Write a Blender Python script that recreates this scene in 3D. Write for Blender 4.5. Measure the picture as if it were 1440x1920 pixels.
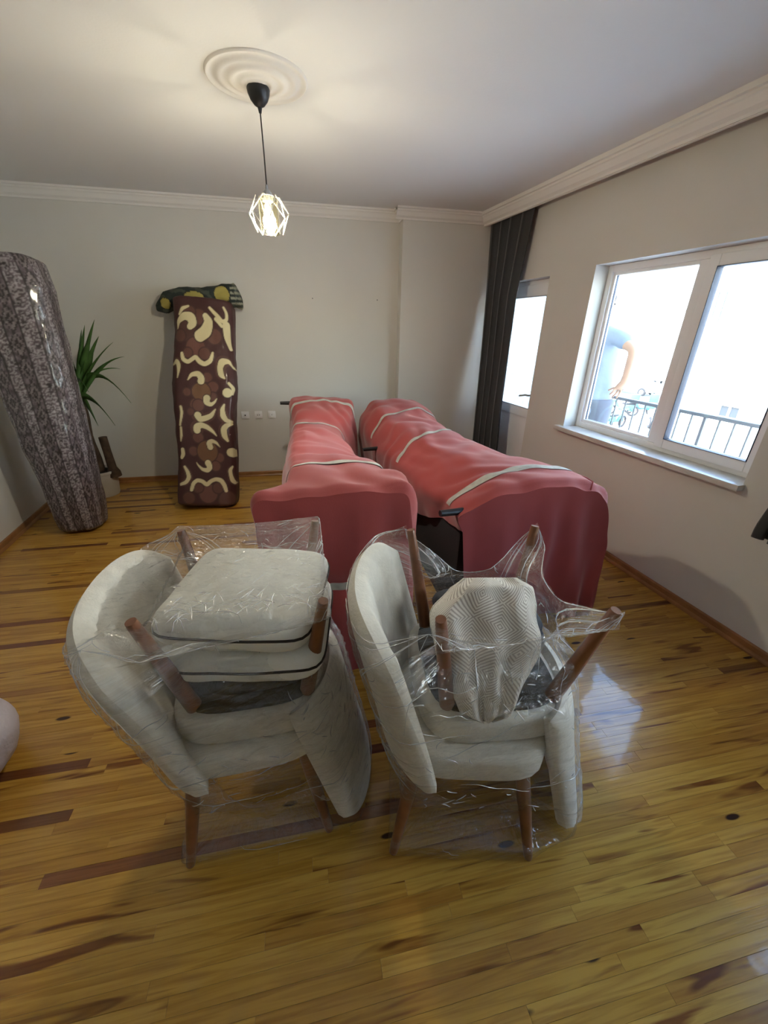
import bpy, bmesh, math, random
import numpy as np
from mathutils import Matrix, Vector, noise

for o in list(bpy.data.objects):
    bpy.data.objects.remove(o, do_unlink=True)
SC = bpy.context.scene
COL = SC.collection
PI = math.pi
rnd = random.Random(7)

# ------------------------------------------------------------------ camera
CAM_H = 1.62
cam_data = bpy.data.cameras.new('camera')
cam_data.sensor_fit = 'HORIZONTAL'
cam_data.sensor_width = 36.0
cam_data.lens = 750.0 / 1440.0 * 36.0
cam_data.clip_start = 0.02
cam_data.clip_end = 400
cam = bpy.data.objects.new('camera', cam_data)
COL.objects.link(cam)
AX = Vector((0.980, -0.198, 0.016))
FW = Vector((0.186, 0.888, -0.421)).normalized()
AX = (AX - FW * AX.dot(FW)).normalized()
UPV = AX.cross(FW)
cam.matrix_world = Matrix(((AX.x, UPV.x, -FW.x, 0.0), (AX.y, UPV.y, -FW.y, 0.0),
                           (AX.z, UPV.z, -FW.z, CAM_H), (0, 0, 0, 1)))
SC.camera = cam

# ------------------------------------------------------------------ world, sun, exposure
SUN_EL, SUN_AZ = math.radians(52), math.radians(-150)     # direction the sun stands in (from +X, anticlockwise)
world = bpy.data.worlds.new('sky_world')
SC.world = world
world.use_nodes = True
wn = world.node_tree
wn.nodes.clear()
sky = wn.nodes.new('ShaderNodeTexSky')
sky.sky_type = 'NISHITA'
sky.sun_disc = False
sky.sun_elevation = SUN_EL
sky.sun_rotation = PI / 2 - SUN_AZ
sky.air_density = 1.2
sky.dust_density = 1.0
bgn = wn.nodes.new('ShaderNodeBackground')
bgn.inputs['Strength'].default_value = 2.2
won = wn.nodes.new('ShaderNodeOutputWorld')
wn.links.new(sky.outputs[0], bgn.inputs[0])
wn.links.new(bgn.outputs[0], won.inputs[0])

sund = bpy.data.lights.new('sun_offscreen', 'SUN')
sund.energy = 7.0
sund.angle = math.radians(0.6)
sund.color = (1.0, 0.975, 0.93)
sun = bpy.data.objects.new('sun_offscreen', sund)
COL.objects.link(sun)
sdir = Vector((math.cos(SUN_EL) * math.cos(SUN_AZ), math.cos(SUN_EL) * math.sin(SUN_AZ), math.sin(SUN_EL)))
sun.rotation_euler = sdir.to_track_quat('Z', 'Y').to_euler()
sun.location = sdir * 30

SC.view_settings.view_transform = 'Standard'
SC.view_settings.look = 'None'
SC.view_settings.gamma = 1.0
SC.view_settings.use_curve_mapping = False
SC.view_settings.exposure = 1.08
SC.cycles.transparent_max_bounces = 28      # many layers of clear film
LAMP_POWER = 580.0

# right wall frame: s runs along the wall into the depth, d goes outwards through it
PR = Vector((2.26, 2.387, 0.0))
D1 = Vector((-0.0960, 0.9954, 0.0))
NR = Vector((0.9954, 0.0960, 0.0))
def RW(s, d, z):
    return PR + D1 * s + NR * d + Vector((0, 0, z))
WALL_T = 0.24
CEIL = 2.64
BACK_Y = 4.661

# daylight portals in the two window openings and the balcony door (they guide the sampling, they emit nothing)
def portal(name, s0, s1, z0, z1):
    l = bpy.data.lights.new(name, 'AREA')
    l.shape = 'RECTANGLE'
    l.size = abs(s1 - s0)
    l.size_y = z1 - z0
    l.cycles.is_portal = True
    o = bpy.data.objects.new(name, l)
    COL.objects.link(o)
    c = RW((s0 + s1) / 2, WALL_T + 0.01, (z0 + z1) / 2)
    o.matrix_world = Matrix(((D1.x, 0, NR.x, c.x), (D1.y, 0, NR.y, c.y), (0, 1, 0, c.z), (0, 0, 0, 1)))
portal('window_daylight_portal', -0.78, 0.664, 0.87, 2.05)
portal('balcony_door_daylight_portal', 1.18, 2.08, 0.05, 2.03)
portal('window_right_portal_offscreen', -3.18, -1.74, 0.87, 2.053)     # its reflection shows on the floor

# ------------------------------------------------------------------ materials
def mat(name, base=(0.5, 0.5, 0.5), rough=0.6, spec=0.5, metal=0.0, sheen=0.0, bump=None, var=None, coat=0.0, emit=None):
    m = bpy.data.materials.new(name)
    m.use_nodes = True
    nt = m.node_tree
    b = nt.nodes['Principled BSDF']
    b.inputs['Base Color'].default_value = (*base, 1)
    b.inputs['Roughness'].default_value = rough
    b.inputs['Specular IOR Level'].default_value = spec
    b.inputs['Metallic'].default_value = metal
    b.inputs['Sheen Weight'].default_value = sheen
    b.inputs['Coat Weight'].default_value = coat
    b.inputs['Coat Roughness'].default_value = 0.12
    if emit:
        b.inputs['Emission Color'].default_value = (*emit[:3], 1)
        b.inputs['Emission Strength'].default_value = emit[3]
    tc = None
    if bump or var:
        tc = nt.nodes.new('ShaderNodeTexCoord')
    if var:                                    # (scale, amount) mottling of the base colour
        n = nt.nodes.new('ShaderNodeTexNoise')
        n.inputs['Scale'].default_value = var[0]
        n.inputs['Detail'].default_value = 4
        nt.links.new(tc.outputs['Object'], n.inputs['Vector'])
        r = nt.nodes.new('ShaderNodeValToRGB')
        r.color_ramp.elements[0].position = 0.3
        r.color_ramp.elements[1].position = 0.7
        r.color_ramp.elements[0].color = (*[c * (1 - var[1]) for c in base], 1)
        r.color_ramp.elements[1].color = (*[min(1, c * (1 + var[1])) for c in base], 1)
        nt.links.new(n.outputs[0], r.inputs[0])
        nt.links.new(r.outputs[0], b.inputs['Base Color'])
    if bump:                                   # (scale, strength, distance)
        n = nt.nodes.new('ShaderNodeTexNoise')
        n.inputs['Scale'].default_value = bump[0]
        n.inputs['Detail'].default_value = 5
        nt.links.new(tc.outputs['Object'], n.inputs['Vector'])
        bp = nt.nodes.new('ShaderNodeBump')
        bp.inputs['Strength'].default_value = bump[1]
        bp.inputs['Distance'].default_value = bump[2]
        nt.links.new(n.outputs[0], bp.inputs['Height'])
        nt.links.new(bp.outputs[0], b.inputs['Normal'])
    return m

M = {}
M['wall'] = mat('painted_plaster', (0.66, 0.64, 0.595), 0.75, 0.3, bump=(60, 0.15, 0.004), var=(1.2, 0.03))
M['ceiling'] = mat('ceiling_paint', (0.76, 0.76, 0.75), 0.8, 0.25, bump=(90, 0.12, 0.003))
M['cornice'] = mat('plaster_cornice', (0.80, 0.78, 0.74), 0.7, 0.3, bump=(70, 0.2, 0.003))
M['pvc'] = mat('white_pvc', (0.88, 0.88, 0.88), 0.35, 0.5)
M['marble'] = mat('sill_marble', (0.62, 0.60, 0.56), 0.25, 0.5, var=(9, 0.12))
M['gasket'] = mat('dark_gasket', (0.03, 0.04, 0.07), 0.6)
M['basewood'] = mat('skirting_wood', (0.30, 0.135, 0.045), 0.35, 0.5, var=(8, 0.25), coat=0.3)
M['curtain'] = mat('grey_curtain', (0.060, 0.062, 0.064), 0.85, 0.2, sheen=0.2, bump=(300, 0.2, 0.002))
M['red'] = mat('red_cloth', (0.34, 0.058, 0.053), 0.85, 0.25, sheen=0.25, bump=(220, 0.25, 0.002), var=(3, 0.09))
M['strap'] = mat('strap_tape', (0.43, 0.42, 0.37), 0.6, 0.3, var=(25, 0.18))
M['black'] = mat('black_plastic', (0.012, 0.012, 0.014), 0.4)
M['darkcloth'] = mat('dark_underside_cloth', (0.02, 0.019, 0.02), 0.8, bump=(180, 0.3, 0.003))
M['greycloth'] = mat('dark_grey_cloth', (0.045, 0.047, 0.055), 0.8, bump=(90, 0.4, 0.004), var=(10, 0.25))
M['chairfab'] = mat('cream_boucle', (0.66, 0.62, 0.53), 0.9, 0.2, sheen=0.3, bump=(140, 0.5, 0.003), var=(30, 0.06))
M['cushfab'] = mat('cream_canvas', (0.82, 0.81, 0.74), 0.85, 0.2, bump=(14, 0.35, 0.02), var=(6, 0.03))
M['legwood'] = mat('brown_leg_wood', (0.19, 0.070, 0.028), 0.35, 0.5, var=(14, 0.25), coat=0.2)
M['piping'] = mat('dark_piping', (0.03, 0.022, 0.02), 0.7)
M['socket'] = mat('socket_plastic', (0.86, 0.86, 0.86), 0.35)
M['pot'] = mat('beige_pot', (0.55, 0.52, 0.45), 0.5, var=(5, 0.05))
M['soil'] = mat('dark_soil', (0.015, 0.010, 0.007), 0.95, bump=(60, 0.6, 0.01))
M['trunk'] = mat('yucca_bark', (0.075, 0.045, 0.026), 0.85, bump=(50, 0.7, 0.01), var=(18, 0.35))
M['leaf'] = mat('yucca_leaf', (0.055, 0.13, 0.030), 0.4, 0.5, var=(9, 0.35))
M['skin'] = mat('skin', (0.36, 0.21, 0.135), 0.6, var=(8, 0.05))
M['shirt'] = mat('blue_grey_shirt', (0.18, 0.22, 0.28), 0.85, bump=(18, 0.4, 0.01))
M['trousers'] = mat('grey_trousers', (0.09, 0.10, 0.125), 0.85, bump=(15, 0.4, 0.01))
M['hair'] = mat('dark_hair', (0.02, 0.016, 0.013), 0.7, bump=(80, 0.6, 0.01))
M['print'] = mat('dark_print', (0.03, 0.04, 0.06), 0.8)
M['iron'] = mat('railing_iron', (0.09, 0.10, 0.105), 0.5)
M['facade'] = mat('white_render', (0.80, 0.78, 0.72), 0.9, var=(0.6, 0.04), bump=(8, 0.2, 0.01))
M['facade2'] = mat('cream_render', (0.78, 0.75, 0.69), 0.9, var=(0.6, 0.04))
M['stucco'] = mat('rough_stucco', (0.36, 0.385, 0.37), 0.9, var=(11, 0.28), bump=(35, 0.8, 0.02))
M['slab'] = mat('balcony_slab', (0.50, 0.49, 0.46), 0.8, var=(4, 0.1))
M['asphalt'] = mat('street_paving', (0.46, 0.46, 0.45), 0.9, var=(0.8, 0.12))
M['darkglass'] = mat('dark_glass', (0.04, 0.05, 0.06), 0.12, 0.5)
M['shutter'] = mat('grey_shutter', (0.20, 0.21, 0.215), 0.6, var=(4, 0.15))
M['carwhite'] = mat('white_car_paint', (0.78, 0.78, 0.78), 0.2, 0.5, coat=0.5)
M['carsilver'] = mat('silver_car_paint', (0.50, 0.52, 0.53), 0.25, 0.5, coat=0.5)
M['tyre'] = mat('tyre_rubber', (0.02, 0.02, 0.02), 0.8)
M['teal'] = mat('teal_plastic', (0.04, 0.12, 0.115), 0.45)
M['grey'] = mat('grey_metal', (0.32, 0.33, 0.34), 0.45)
M['wirewhite'] = mat('white_wire', (0.80, 0.78, 0.70), 0.4)
M['bulb'] = mat('lit_bulb', (0.9, 0.9, 0.85), 0.4, emit=(1.0, 0.95, 0.86, 1.0))
M['bag'] = mat('pale_lilac_bag', (0.60, 0.56, 0.62), 0.5, bump=(14, 0.5, 0.02))
M['cream'] = mat('cream_cloth', (0.62, 0.55, 0.36), 0.9)

def glass_mat(name, tint=(1, 1, 1), rough=0.02, fac=0.09):
    m = bpy.data.materials.new(name)
    m.use_nodes = True
    nt = m.node_tree
    nt.nodes.clear()
    out = nt.nodes.new('ShaderNodeOutputMaterial')
    t = nt.nodes.new('ShaderNodeBsdfTransparent')
    t.inputs[0].default_value = (*tint, 1)
    g = nt.nodes.new('ShaderNodeBsdfGlossy')
    g.inputs['Roughness'].default_value = rough
    mx = nt.nodes.new('ShaderNodeMixShader')
    lw = nt.nodes.new('ShaderNodeLayerWeight')
    lw.inputs[0].default_value = 0.12
    mp = nt.nodes.new('ShaderNodeMath')
    mp.operation = 'MULTIPLY_ADD'
    mp.inputs[1].default_value = 0.5
    mp.inputs[2].default_value = fac * 0.5
    nt.links.new(lw.outputs['Fresnel'], mp.inputs[0])
    nt.links.new(mp.outputs[0], mx.inputs[0])
    nt.links.new(t.outputs[0], mx.inputs[1])
    nt.links.new(g.outputs[0], mx.inputs[2])
    nt.links.new(mx.outputs[0], out.inputs[0])
    return m
M['glass'] = glass_mat('clear_glass', (0.93, 0.96, 0.96))
M['lampglass'] = glass_mat('lamp_glass', (0.97, 0.95, 0.85), 0.05, 0.10)

def film_mat():
    m = bpy.data.materials.new('stretch_film')
    m.use_nodes = True
    nt = m.node_tree
    nt.nodes.clear()
    N, L = nt.nodes.new, nt.links.new
    out = N('ShaderNodeOutputMaterial')
    tc = N('ShaderNodeTexCoord')
    def nz(scale, vec, detail=3.0, dist=0.6):
        mp = N('ShaderNodeMapping')
        mp.inputs['Scale'].default_value = vec
        L(tc.outputs['UV'], mp.inputs['Vector'])
        n = N('ShaderNodeTexNoise')
        n.inputs['Scale'].default_value = scale
        n.inputs['Detail'].default_value = detail
        n.inputs['Distortion'].default_value = dist
        L(mp.outputs[0], n.inputs['Vector'])
        return n
    n1 = nz(9, (1.2, 5.0, 1), 4)               # stretch lines round the bundle
    n2 = nz(16, (1.6, 1.4, 1), 3, 1.2)          # crinkles
    def ridge(n):
        s_ = N('ShaderNodeMath'); s_.operation = 'SUBTRACT'; s_.inputs[1].default_value = 0.5
        L(n.outputs[0], s_.inputs[0])
        b_ = N('ShaderNodeMath'); b_.operation = 'ABSOLUTE'
        L(s_.outputs[0], b_.inputs[0])
        return b_
    ad = N('ShaderNodeMath')
    ad.operation = 'MULTIPLY_ADD'
    ad.inputs[1].default_value = 0.8
    L(ridge(n2).outputs[0], ad.inputs[0])
    L(ridge(n1).outputs[0], ad.inputs[2])
    bp = N('ShaderNodeBump')
    bp.inputs['Strength'].default_value = 1.0
    bp.inputs['Distance'].default_value = 0.016
    L(ad.outputs[0], bp.inputs['Height'])
    t = N('ShaderNodeBsdfTransparent')
    t.inputs[0].default_value = (0.985, 0.985, 0.98, 1)
    g = N('ShaderNodeBsdfGlossy')
    g.inputs['Roughness'].default_value = 0.11
    L(bp.outputs[0], g.inputs['Normal'])
    df = N('ShaderNodeBsdfDiffuse')
    df.inputs[0].default_value = (0.8, 0.8, 0.8, 1)
    tr = N('ShaderNodeBsdfTranslucent')
    tr.inputs[0].default_value = (0.8, 0.8, 0.8, 1)
    hz = N('ShaderNodeMixShader')
    hz.inputs[0].default_value = 0.5
    L(df.outputs[0], hz.inputs[1])
    L(tr.outputs[0], hz.inputs[2])
    # haze where the film lies in folds
    rp = N('ShaderNodeValToRGB')
    rp.color_ramp.elements[0].position = 0.52
    rp.color_ramp.elements[0].color = (0.03, 0.03, 0.03, 1)
    rp.color_ramp.elements[1].position = 0.78
    rp.color_ramp.elements[1].color = (0.24, 0.24, 0.24, 1)
    L(n1.outputs[0], rp.inputs[0])
    m1 = N('ShaderNodeMixShader')
    L(rp.outputs[0], m1.inputs[0])
    L(t.outputs[0], m1.inputs[1])
    L(hz.outputs[0], m1.inputs[2])
    lw = N('ShaderNodeLayerWeight')
    lw.inputs[0].default_value = 0.25
    L(bp.outputs[0], lw.inputs['Normal'])
    ma = N('ShaderNodeMath')
    ma.operation = 'MULTIPLY_ADD'
    ma.inputs[1].default_value = 0.25
    ma.inputs[2].default_value = 0.10
    L(lw.outputs['Fresnel'], ma.inputs[0])
    m2 = N('ShaderNodeMixShader')
    L(ma.outputs[0], m2.inputs[0])
    L(m1.outputs[0], m2.inputs[1])
    L(g.outputs[0], m2.inputs[2])
    L(m2.outputs[0], out.inputs[0])
    return m
M['film'] = film_mat()
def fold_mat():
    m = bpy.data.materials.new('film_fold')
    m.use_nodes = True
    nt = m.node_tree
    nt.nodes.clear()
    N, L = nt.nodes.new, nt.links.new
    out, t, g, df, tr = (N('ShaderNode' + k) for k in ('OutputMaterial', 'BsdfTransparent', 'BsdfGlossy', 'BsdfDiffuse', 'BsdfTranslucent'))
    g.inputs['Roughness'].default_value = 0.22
    df.inputs[0].default_value = tr.inputs[0].default_value = (1.0, 1.0, 1.0, 1)  # white diffuse stands in for highlights along the folds
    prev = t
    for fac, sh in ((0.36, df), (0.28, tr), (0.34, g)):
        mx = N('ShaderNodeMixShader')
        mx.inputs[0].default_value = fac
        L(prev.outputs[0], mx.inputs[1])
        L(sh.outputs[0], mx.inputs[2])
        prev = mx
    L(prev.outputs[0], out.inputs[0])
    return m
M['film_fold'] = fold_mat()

def floor_mat():
    m = bpy.data.materials.new('varnished_pine')
    m.use_nodes = True
    nt = m.node_tree
    N, L = nt.nodes.new, nt.links.new
    b = nt.nodes['Principled BSDF']
    oi, ge, tc = N('ShaderNodeObjectInfo'), N('ShaderNodeNewGeometry'), N('ShaderNodeTexCoord')
    def math_(op, a, bv=None, c=None):
        n = N('ShaderNodeMath')
        n.operation = op
        for i, v in enumerate((a, bv, c)):
            if v is None: continue
            if isinstance(v, (int, float)): n.inputs[i].default_value = v
            else: L(v, n.inputs[i])
        return n.outputs[0]
    r0 = math_('FRACT', math_('ADD', oi.outputs['Random'], math_('MULTIPLY', ge.outputs['Random Per Island'], 7.31)))
    r1 = math_('FRACT', math_('MULTIPLY', r0, 17.13))
    # a plank's own stretch of grain
    off = N('ShaderNodeCombineXYZ')
    L(math_('MULTIPLY', r0, 63.0), off.inputs[0])
    L(math_('MULTIPLY', r1, 41.0), off.inputs[1])
    va = N('ShaderNodeVectorMath')
    va.operation = 'ADD'
    L(tc.outputs['Object'], va.inputs[0])
    L(off.outputs[0], va.inputs[1])
    def tex(kind, sc, scale):
        mp = N('ShaderNodeMapping')
        mp.inputs['Scale'].default_value = sc
        L(va.outputs[0], mp.inputs['Vector'])
        n = N(kind)
        n.inputs['Scale'].default_value = scale
        L(mp.outputs[0], n.inputs['Vector'])
        return n
    grain = tex('ShaderNodeTexNoise', (1.6, 34, 1), 2.2)
    grain.inputs['Detail'].default_value = 6
    grain.inputs['Distortion'].default_value = 0.7
    band = tex('ShaderNodeTexNoise', (1.3, 12, 1), 1.5)
    band.inputs['Detail'].default_value = 2
    band.inputs['Distortion'].default_value = 1.0
    base = N('ShaderNodeValToRGB')
    cr = base.color_ramp
    cr.elements[0].position, cr.elements[0].color = 0.0, (0.48, 0.265, 0.040, 1)
    cr.elements[1].position, cr.elements[1].color = 1.0, (0.25, 0.095, 0.030, 1)
    for p, c in ((0.35, (0.53, 0.305, 0.056)), (0.66, (0.46, 0.25, 0.038)), (0.90, (0.41, 0.205, 0.033)), (0.95, (0.14, 0.046, 0.015))):
        e = cr.elements.new(p)
        e.color = (*c, 1)
    L(r0, base.inputs[0])
    gr = N('ShaderNodeValToRGB')
    gr.color_ramp.elements[0].position, gr.color_ramp.elements[0].color = 0.33, (0.70, 0.60, 0.50, 1)
    gr.color_ramp.elements[1].position, gr.color_ramp.elements[1].color = 0.60, (1.0, 1.0, 1.0, 1)
    L(grain.outputs[0], gr.inputs[0])
    br = N('ShaderNodeValToRGB')
    br.color_ramp.elements[0].position, br.color_ramp.elements[0].color = 0.61, (1, 1, 1, 1)
    br.color_ramp.elements[1].position, br.color_ramp.elements[1].color = 0.70, (0.36, 0.21, 0.14, 1)
    L(band.outputs[0], br.inputs[0])
    def mul(a, bb):
        n = N('ShaderNodeMix')
        n.data_type = 'RGBA'
        n.blend_type = 'MULTIPLY'
        n.inputs['Factor'].default_value = 1.0
        L(a, n.inputs['A'])
        L(bb, n.inputs['B'])
        return n.outputs['Result']
    col = mul(mul(base.outputs[0], gr.outputs[0]), br.outputs[0])
    # knots
    vo = tex('ShaderNodeTexVoronoi', (3.6, 11, 1), 1.0)
    keep = N('ShaderNodeSeparateColor')
    L(vo.outputs['Color'], keep.inputs[0])
    kn = math_('MULTIPLY', math_('LESS_THAN', keep.outputs[0], 0.28),
               math_('SUBTRACT', 1.0, math_('SMOOTH_MIN', 1.0, math_('MULTIPLY', vo.outputs['Distance'], 7.0), 0.3)))
    kr = N('ShaderNodeValToRGB')
    kr.color_ramp.elements[0].position, kr.color_ramp.elements[0].color = 0.12, (1, 1, 1, 1)
    kr.color_ramp.elements[1].position, kr.color_ramp.elements[1].color = 0.38, (0.07, 0.03, 0.02, 1)
    L(kn, kr.inputs[0])
    col = mul(col, kr.outputs[0])
    L(col, b.inputs['Base Color'])
    b.inputs['Roughness'].default_value = 0.30
    b.inputs['Coat Weight'].default_value = 0.55
    b.inputs['Specular IOR Level'].default_value = 0.25
    wv = N('ShaderNodeTexNoise')
    wv.inputs['Scale'].default_value = 7
    L(tc.outputs['Object'], wv.inputs['Vector'])
    b.inputs['Coat Roughness'].default_value = 0.08
    bp = N('ShaderNodeBump')
    bp.inputs['Strength'].default_value = 0.10
    bp.inputs['Distance'].default_value = 0.01
    L(grain.outputs[0], bp.inputs['Height'])
    L(bp.outputs[0], b.inputs['Normal'])
    bp2 = N('ShaderNodeBump')
    bp2.inputs['Strength'].default_value = 0.10
    bp2.inputs['Distance'].default_value = 0.02
    L(wv.outputs[0], bp2.inputs['Height'])
    L(bp2.outputs[0], b.inputs['Coat Normal'])
    return m
M['floor'] = floor_mat()

def attr_mat(name, rough=0.8, coat=0.0, bump=(120, 0.3, 0.003)):
    m = mat(name, rough=rough, coat=coat, bump=bump)
    nt = m.node_tree
    a = nt.nodes.new('ShaderNodeAttribute')
    a.attribute_name = 'weave'
    nt.links.new(a.outputs['Color'], nt.nodes['Principled BSDF'].inputs['Base Color'])
    return m
M['brownprint'] = attr_mat('brown_scroll_blanket', 0.75, 0.25)
M['greenprint'] = attr_mat('green_yellow_cloth', 0.8)
M['purpleprint'] = attr_mat('purple_patterned_cloth', 0.5, 0.55, (45, 0.55, 0.012))

def throw_mat():
    m = bpy.data.materials.new('diamond_weave_throw')
    m.use_nodes = True
    nt = m.node_tree
    N, L = nt.nodes.new, nt.links.new
    b = nt.nodes['Principled BSDF']
    b.inputs['Roughness'].default_value = 0.9
    tc = N('ShaderNodeTexCoord')
    sp = N('ShaderNodeSeparateXYZ')
    L(tc.outputs['UV'], sp.inputs[0])
    def mt(op, a, bv=None):
        n = N('ShaderNodeMath')
        n.operation = op
        for i, v in enumerate((a, bv)):
            if v is None: continue
            if isinstance(v, (int, float)): n.inputs[i].default_value = v
            else: L(v, n.inputs[i])
        return n.outputs[0]
    ax = mt('PINGPONG', mt('MULTIPLY', sp.outputs[0], 1.0), 0.055)
    ay = mt('PINGPONG', mt('MULTIPLY', sp.outputs[1], 1.0), 0.075)
    d = mt('ADD', mt('MULTIPLY', ax, 1.3), ay)
    w = mt('SINE', mt('MULTIPLY', d, 2 * PI / 0.0105))
    rp = N('ShaderNodeValToRGB')
    rp.color_ramp.elements[0].position, rp.color_ramp.elements[0].color = 0.0, (0.42, 0.37, 0.32, 1)
    rp.color_ramp.elements[1].position, rp.color_ramp.elements[1].color = 0.75, (0.80, 0.76, 0.69, 1)
    L(mt('MULTIPLY_ADD', w, 0.5), rp.inputs[0])
    rp.inputs[0].links[0].from_node.inputs[2].default_value = 0.5
    L(rp.outputs[0], b.inputs['Base Color'])
    return m
M['throw'] = throw_mat()

# ------------------------------------------------------------------ mesh helpers
class MB:
    def __init__(self):
        self.v, self.f, self.uv = [], [], None
    def add(self, vs, fs):
        o = len(self.v)
        self.v += [tuple(p) for p in vs]
        self.f += [tuple(i + o for i in f) for f in fs]
        return self
    def box(self, a, b, xf=None):
        x0, y0, z0 = a
        x1, y1, z1 = b
        vs = [(x0, y0, z0), (x1, y0, z0), (x1, y1, z0), (x0, y1, z0), (x0, y0, z1), (x1, y0, z1), (x1, y1, z1), (x0, y1, z1)]
        if xf: vs = [xf(*p) for p in vs]
        return self.add(vs, [(0, 3, 2, 1), (4, 5, 6, 7), (0, 1, 5, 4), (1, 2, 6, 5), (2, 3, 7, 6), (3, 0, 4, 7)])
    def bbox(self, a, b, r=0.004, xf=None):
        """box with chamfered edges"""
        bm = bmesh.new()
        bmesh.ops.create_cube(bm, size=1.0)
        for v in bm.verts:
            v.co = Vector(((a[i] + b[i]) / 2 + v.co[i] * abs(b[i] - a[i])) for i in range(3))
        bmesh.ops.bevel(bm, geom=list(bm.edges), offset=r, segments=2, affect='EDGES', profile=0.6)
        bm.verts.index_update()
        vs = [tuple(v.co) for v in bm.verts]
        fs = [[v.index for v in f.verts] for f in bm.faces]
        bm.free()
        if xf: vs = [xf(*p) for p in vs]
        return self.add(vs, fs)
    def tube(self, pts, r, n=10, cap=True):
        pts = [Vector(p) for p in pts]
        rs = r if isinstance(r, (list, tuple)) else [r] * len(pts)
        rings = []
        prev = None
        for i, p in enumerate(pts):
            t = (pts[min(i + 1, len(pts) - 1)] - pts[max(i - 1, 0)])
            t = t.normalized() if t.length > 1e-9 else Vector((0, 0, 1))
            if prev is None:
                u = t.orthogonal().normalized()
            else:
                u = prev - t * prev.dot(t)
                u = u.normalized() if u.length > 1e-6 else t.orthogonal().normalized()
            prev = u
            w = t.cross(u)
            rings.append([p + (u * math.cos(2 * PI * k / n) + w * math.sin(2 * PI * k / n)) * rs[i] for k in range(n)])
        vs = [q for rg in rings for q in rg]
        fs = []
        for i in range(len(pts) - 1):
            for k in range(n):
                a, b = i * n + k, i * n + (k + 1) % n
                fs.append((a, b, b + n, a + n))
        if cap:
            fs.append(tuple(range(n - 1, -1, -1)))
            fs.append(tuple((len(pts) - 1) * n + k for k in range(n)))
        return self.add(vs, fs)
    def lathe(self, prof, c=(0, 0, 0), n=32, cap=False):
        vs = [(c[0] + r * math.cos(2 * PI * k / n), c[1] + r * math.sin(2 * PI * k / n), c[2] + z) for r, z in prof for k in range(n)]
        fs = []
        for i in range(len(prof) - 1):
            for k in range(n):
                a, b = i * n + k, i * n + (k + 1) % n
                fs.append((a, b, b + n, a + n))
        if cap:
            fs.append(tuple(range(n - 1, -1, -1)))
            fs.append(tuple((len(prof) - 1) * n + k for k in range(n)))
        return self.add(vs, fs)
    def grid(self, fn, nu, nv, closed_u=False):
        vs = [fn(i / (nu if closed_u else nu - 1), j / (nv - 1)) for j in range(nv) for i in range(nu)]
        fs = []
        for j in range(nv - 1):
            for i in range(nu if closed_u else nu - 1):
                a, b = j * nu + i, j * nu + (i + 1) % nu
                fs.append((a, b, b + nu, a + nu))
        return self.add(vs, fs)

def mesh_of(mb, name, m, smooth):
    me = bpy.data.meshes.new(name)
    me.from_pydata(mb.v, [], mb.f)
    if mb.uv is not None:
        lay = me.uv_layers.new(name='UVMap')
        for lp in me.loops:
            lay.data[lp.index].uv = mb.uv[lp.vertex_index]
    me.materials.append(m)
    if smooth:
        me.polygons.foreach_set('use_smooth', [True] * len(me.polygons))
        if smooth == 'auto':
            me.set_sharp_from_angle(angle=math.radians(38))
    me.update()
    return me

def link(name, me, parent=None):
    o = bpy.data.objects.new(name, me)
    COL.objects.link(o)
    if parent: o.parent = parent
    return o

def part(name, mb, m, parent, smooth='auto', local=False):
    """a child mesh; coordinates are world ones unless local"""
    if not local:
        r = parent
        while r.parent: r = r.parent
        L = r.location
        mb.v = [(p[0] - L.x, p[1] - L.y, p[2] - L.z) for p in mb.v]
    return link(name, mesh_of(mb, name, m, smooth), parent)

def solo(name, mb, m, smooth='auto'):
    """a top-level mesh with its origin at the middle of its base"""
    a = np.array(mb.v)
    c = ((a[:, 0].min() + a[:, 0].max()) / 2, (a[:, 1].min() + a[:, 1].max()) / 2, a[:, 2].min())
    mb.v = [(p[0] - c[0], p[1] - c[1], p[2] - c[2]) for p in mb.v]
    o = link(name, mesh_of(mb, name, m, smooth))
    o.location = c
    return o

def tag(o, label=None, cat=None, group=None, kind=None):
    if label: o['label'] = label
    if cat: o['category'] = cat
    if group: o['group'] = group
    if kind: o['kind'] = kind
    return o

def thing(name, loc, label, cat, group=None, rz=0.0):
    o = bpy.data.objects.new(name, None)
    o.empty_display_size = 0.1
    COL.objects.link(o)
    o.location = loc
    o.rotation_euler = (0, 0, rz)
    return tag(o, label, cat, group)

def struct(name, mb, m, smooth=False):
    return tag(solo(name, mb, m, smooth), kind='structure')

def paint(o, cols):
    at = o.data.color_attributes.new('weave', 'FLOAT_COLOR', 'POINT')
    at.data.foreach_set('color', np.concatenate([cols, np.ones((len(cols), 1))], 1).astype(np.float32).ravel())

def nz(x, y, z, s=1.0):
    return noise.noise(Vector((x * s, y * s, z * s)))
def smooth01(t):
    t = max(0.0, min(1.0, t))
    return t * t * (3 - 2 * t)
def lerp(a, b, t):
    return a + (b - a) * t
def interp(x, xs, ys):
    return float(np.interp(x, xs, ys))

# ------------------------------------------------------------------ the room
def left_x(y): return -2.346 - (y - 3.191) * 0.0964
def right_x(y): return 2.26 - (y - 2.387) * 0.0964
REAR_Y = -2.6
COL_X, COL_Y = 1.085, 4.52

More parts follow.
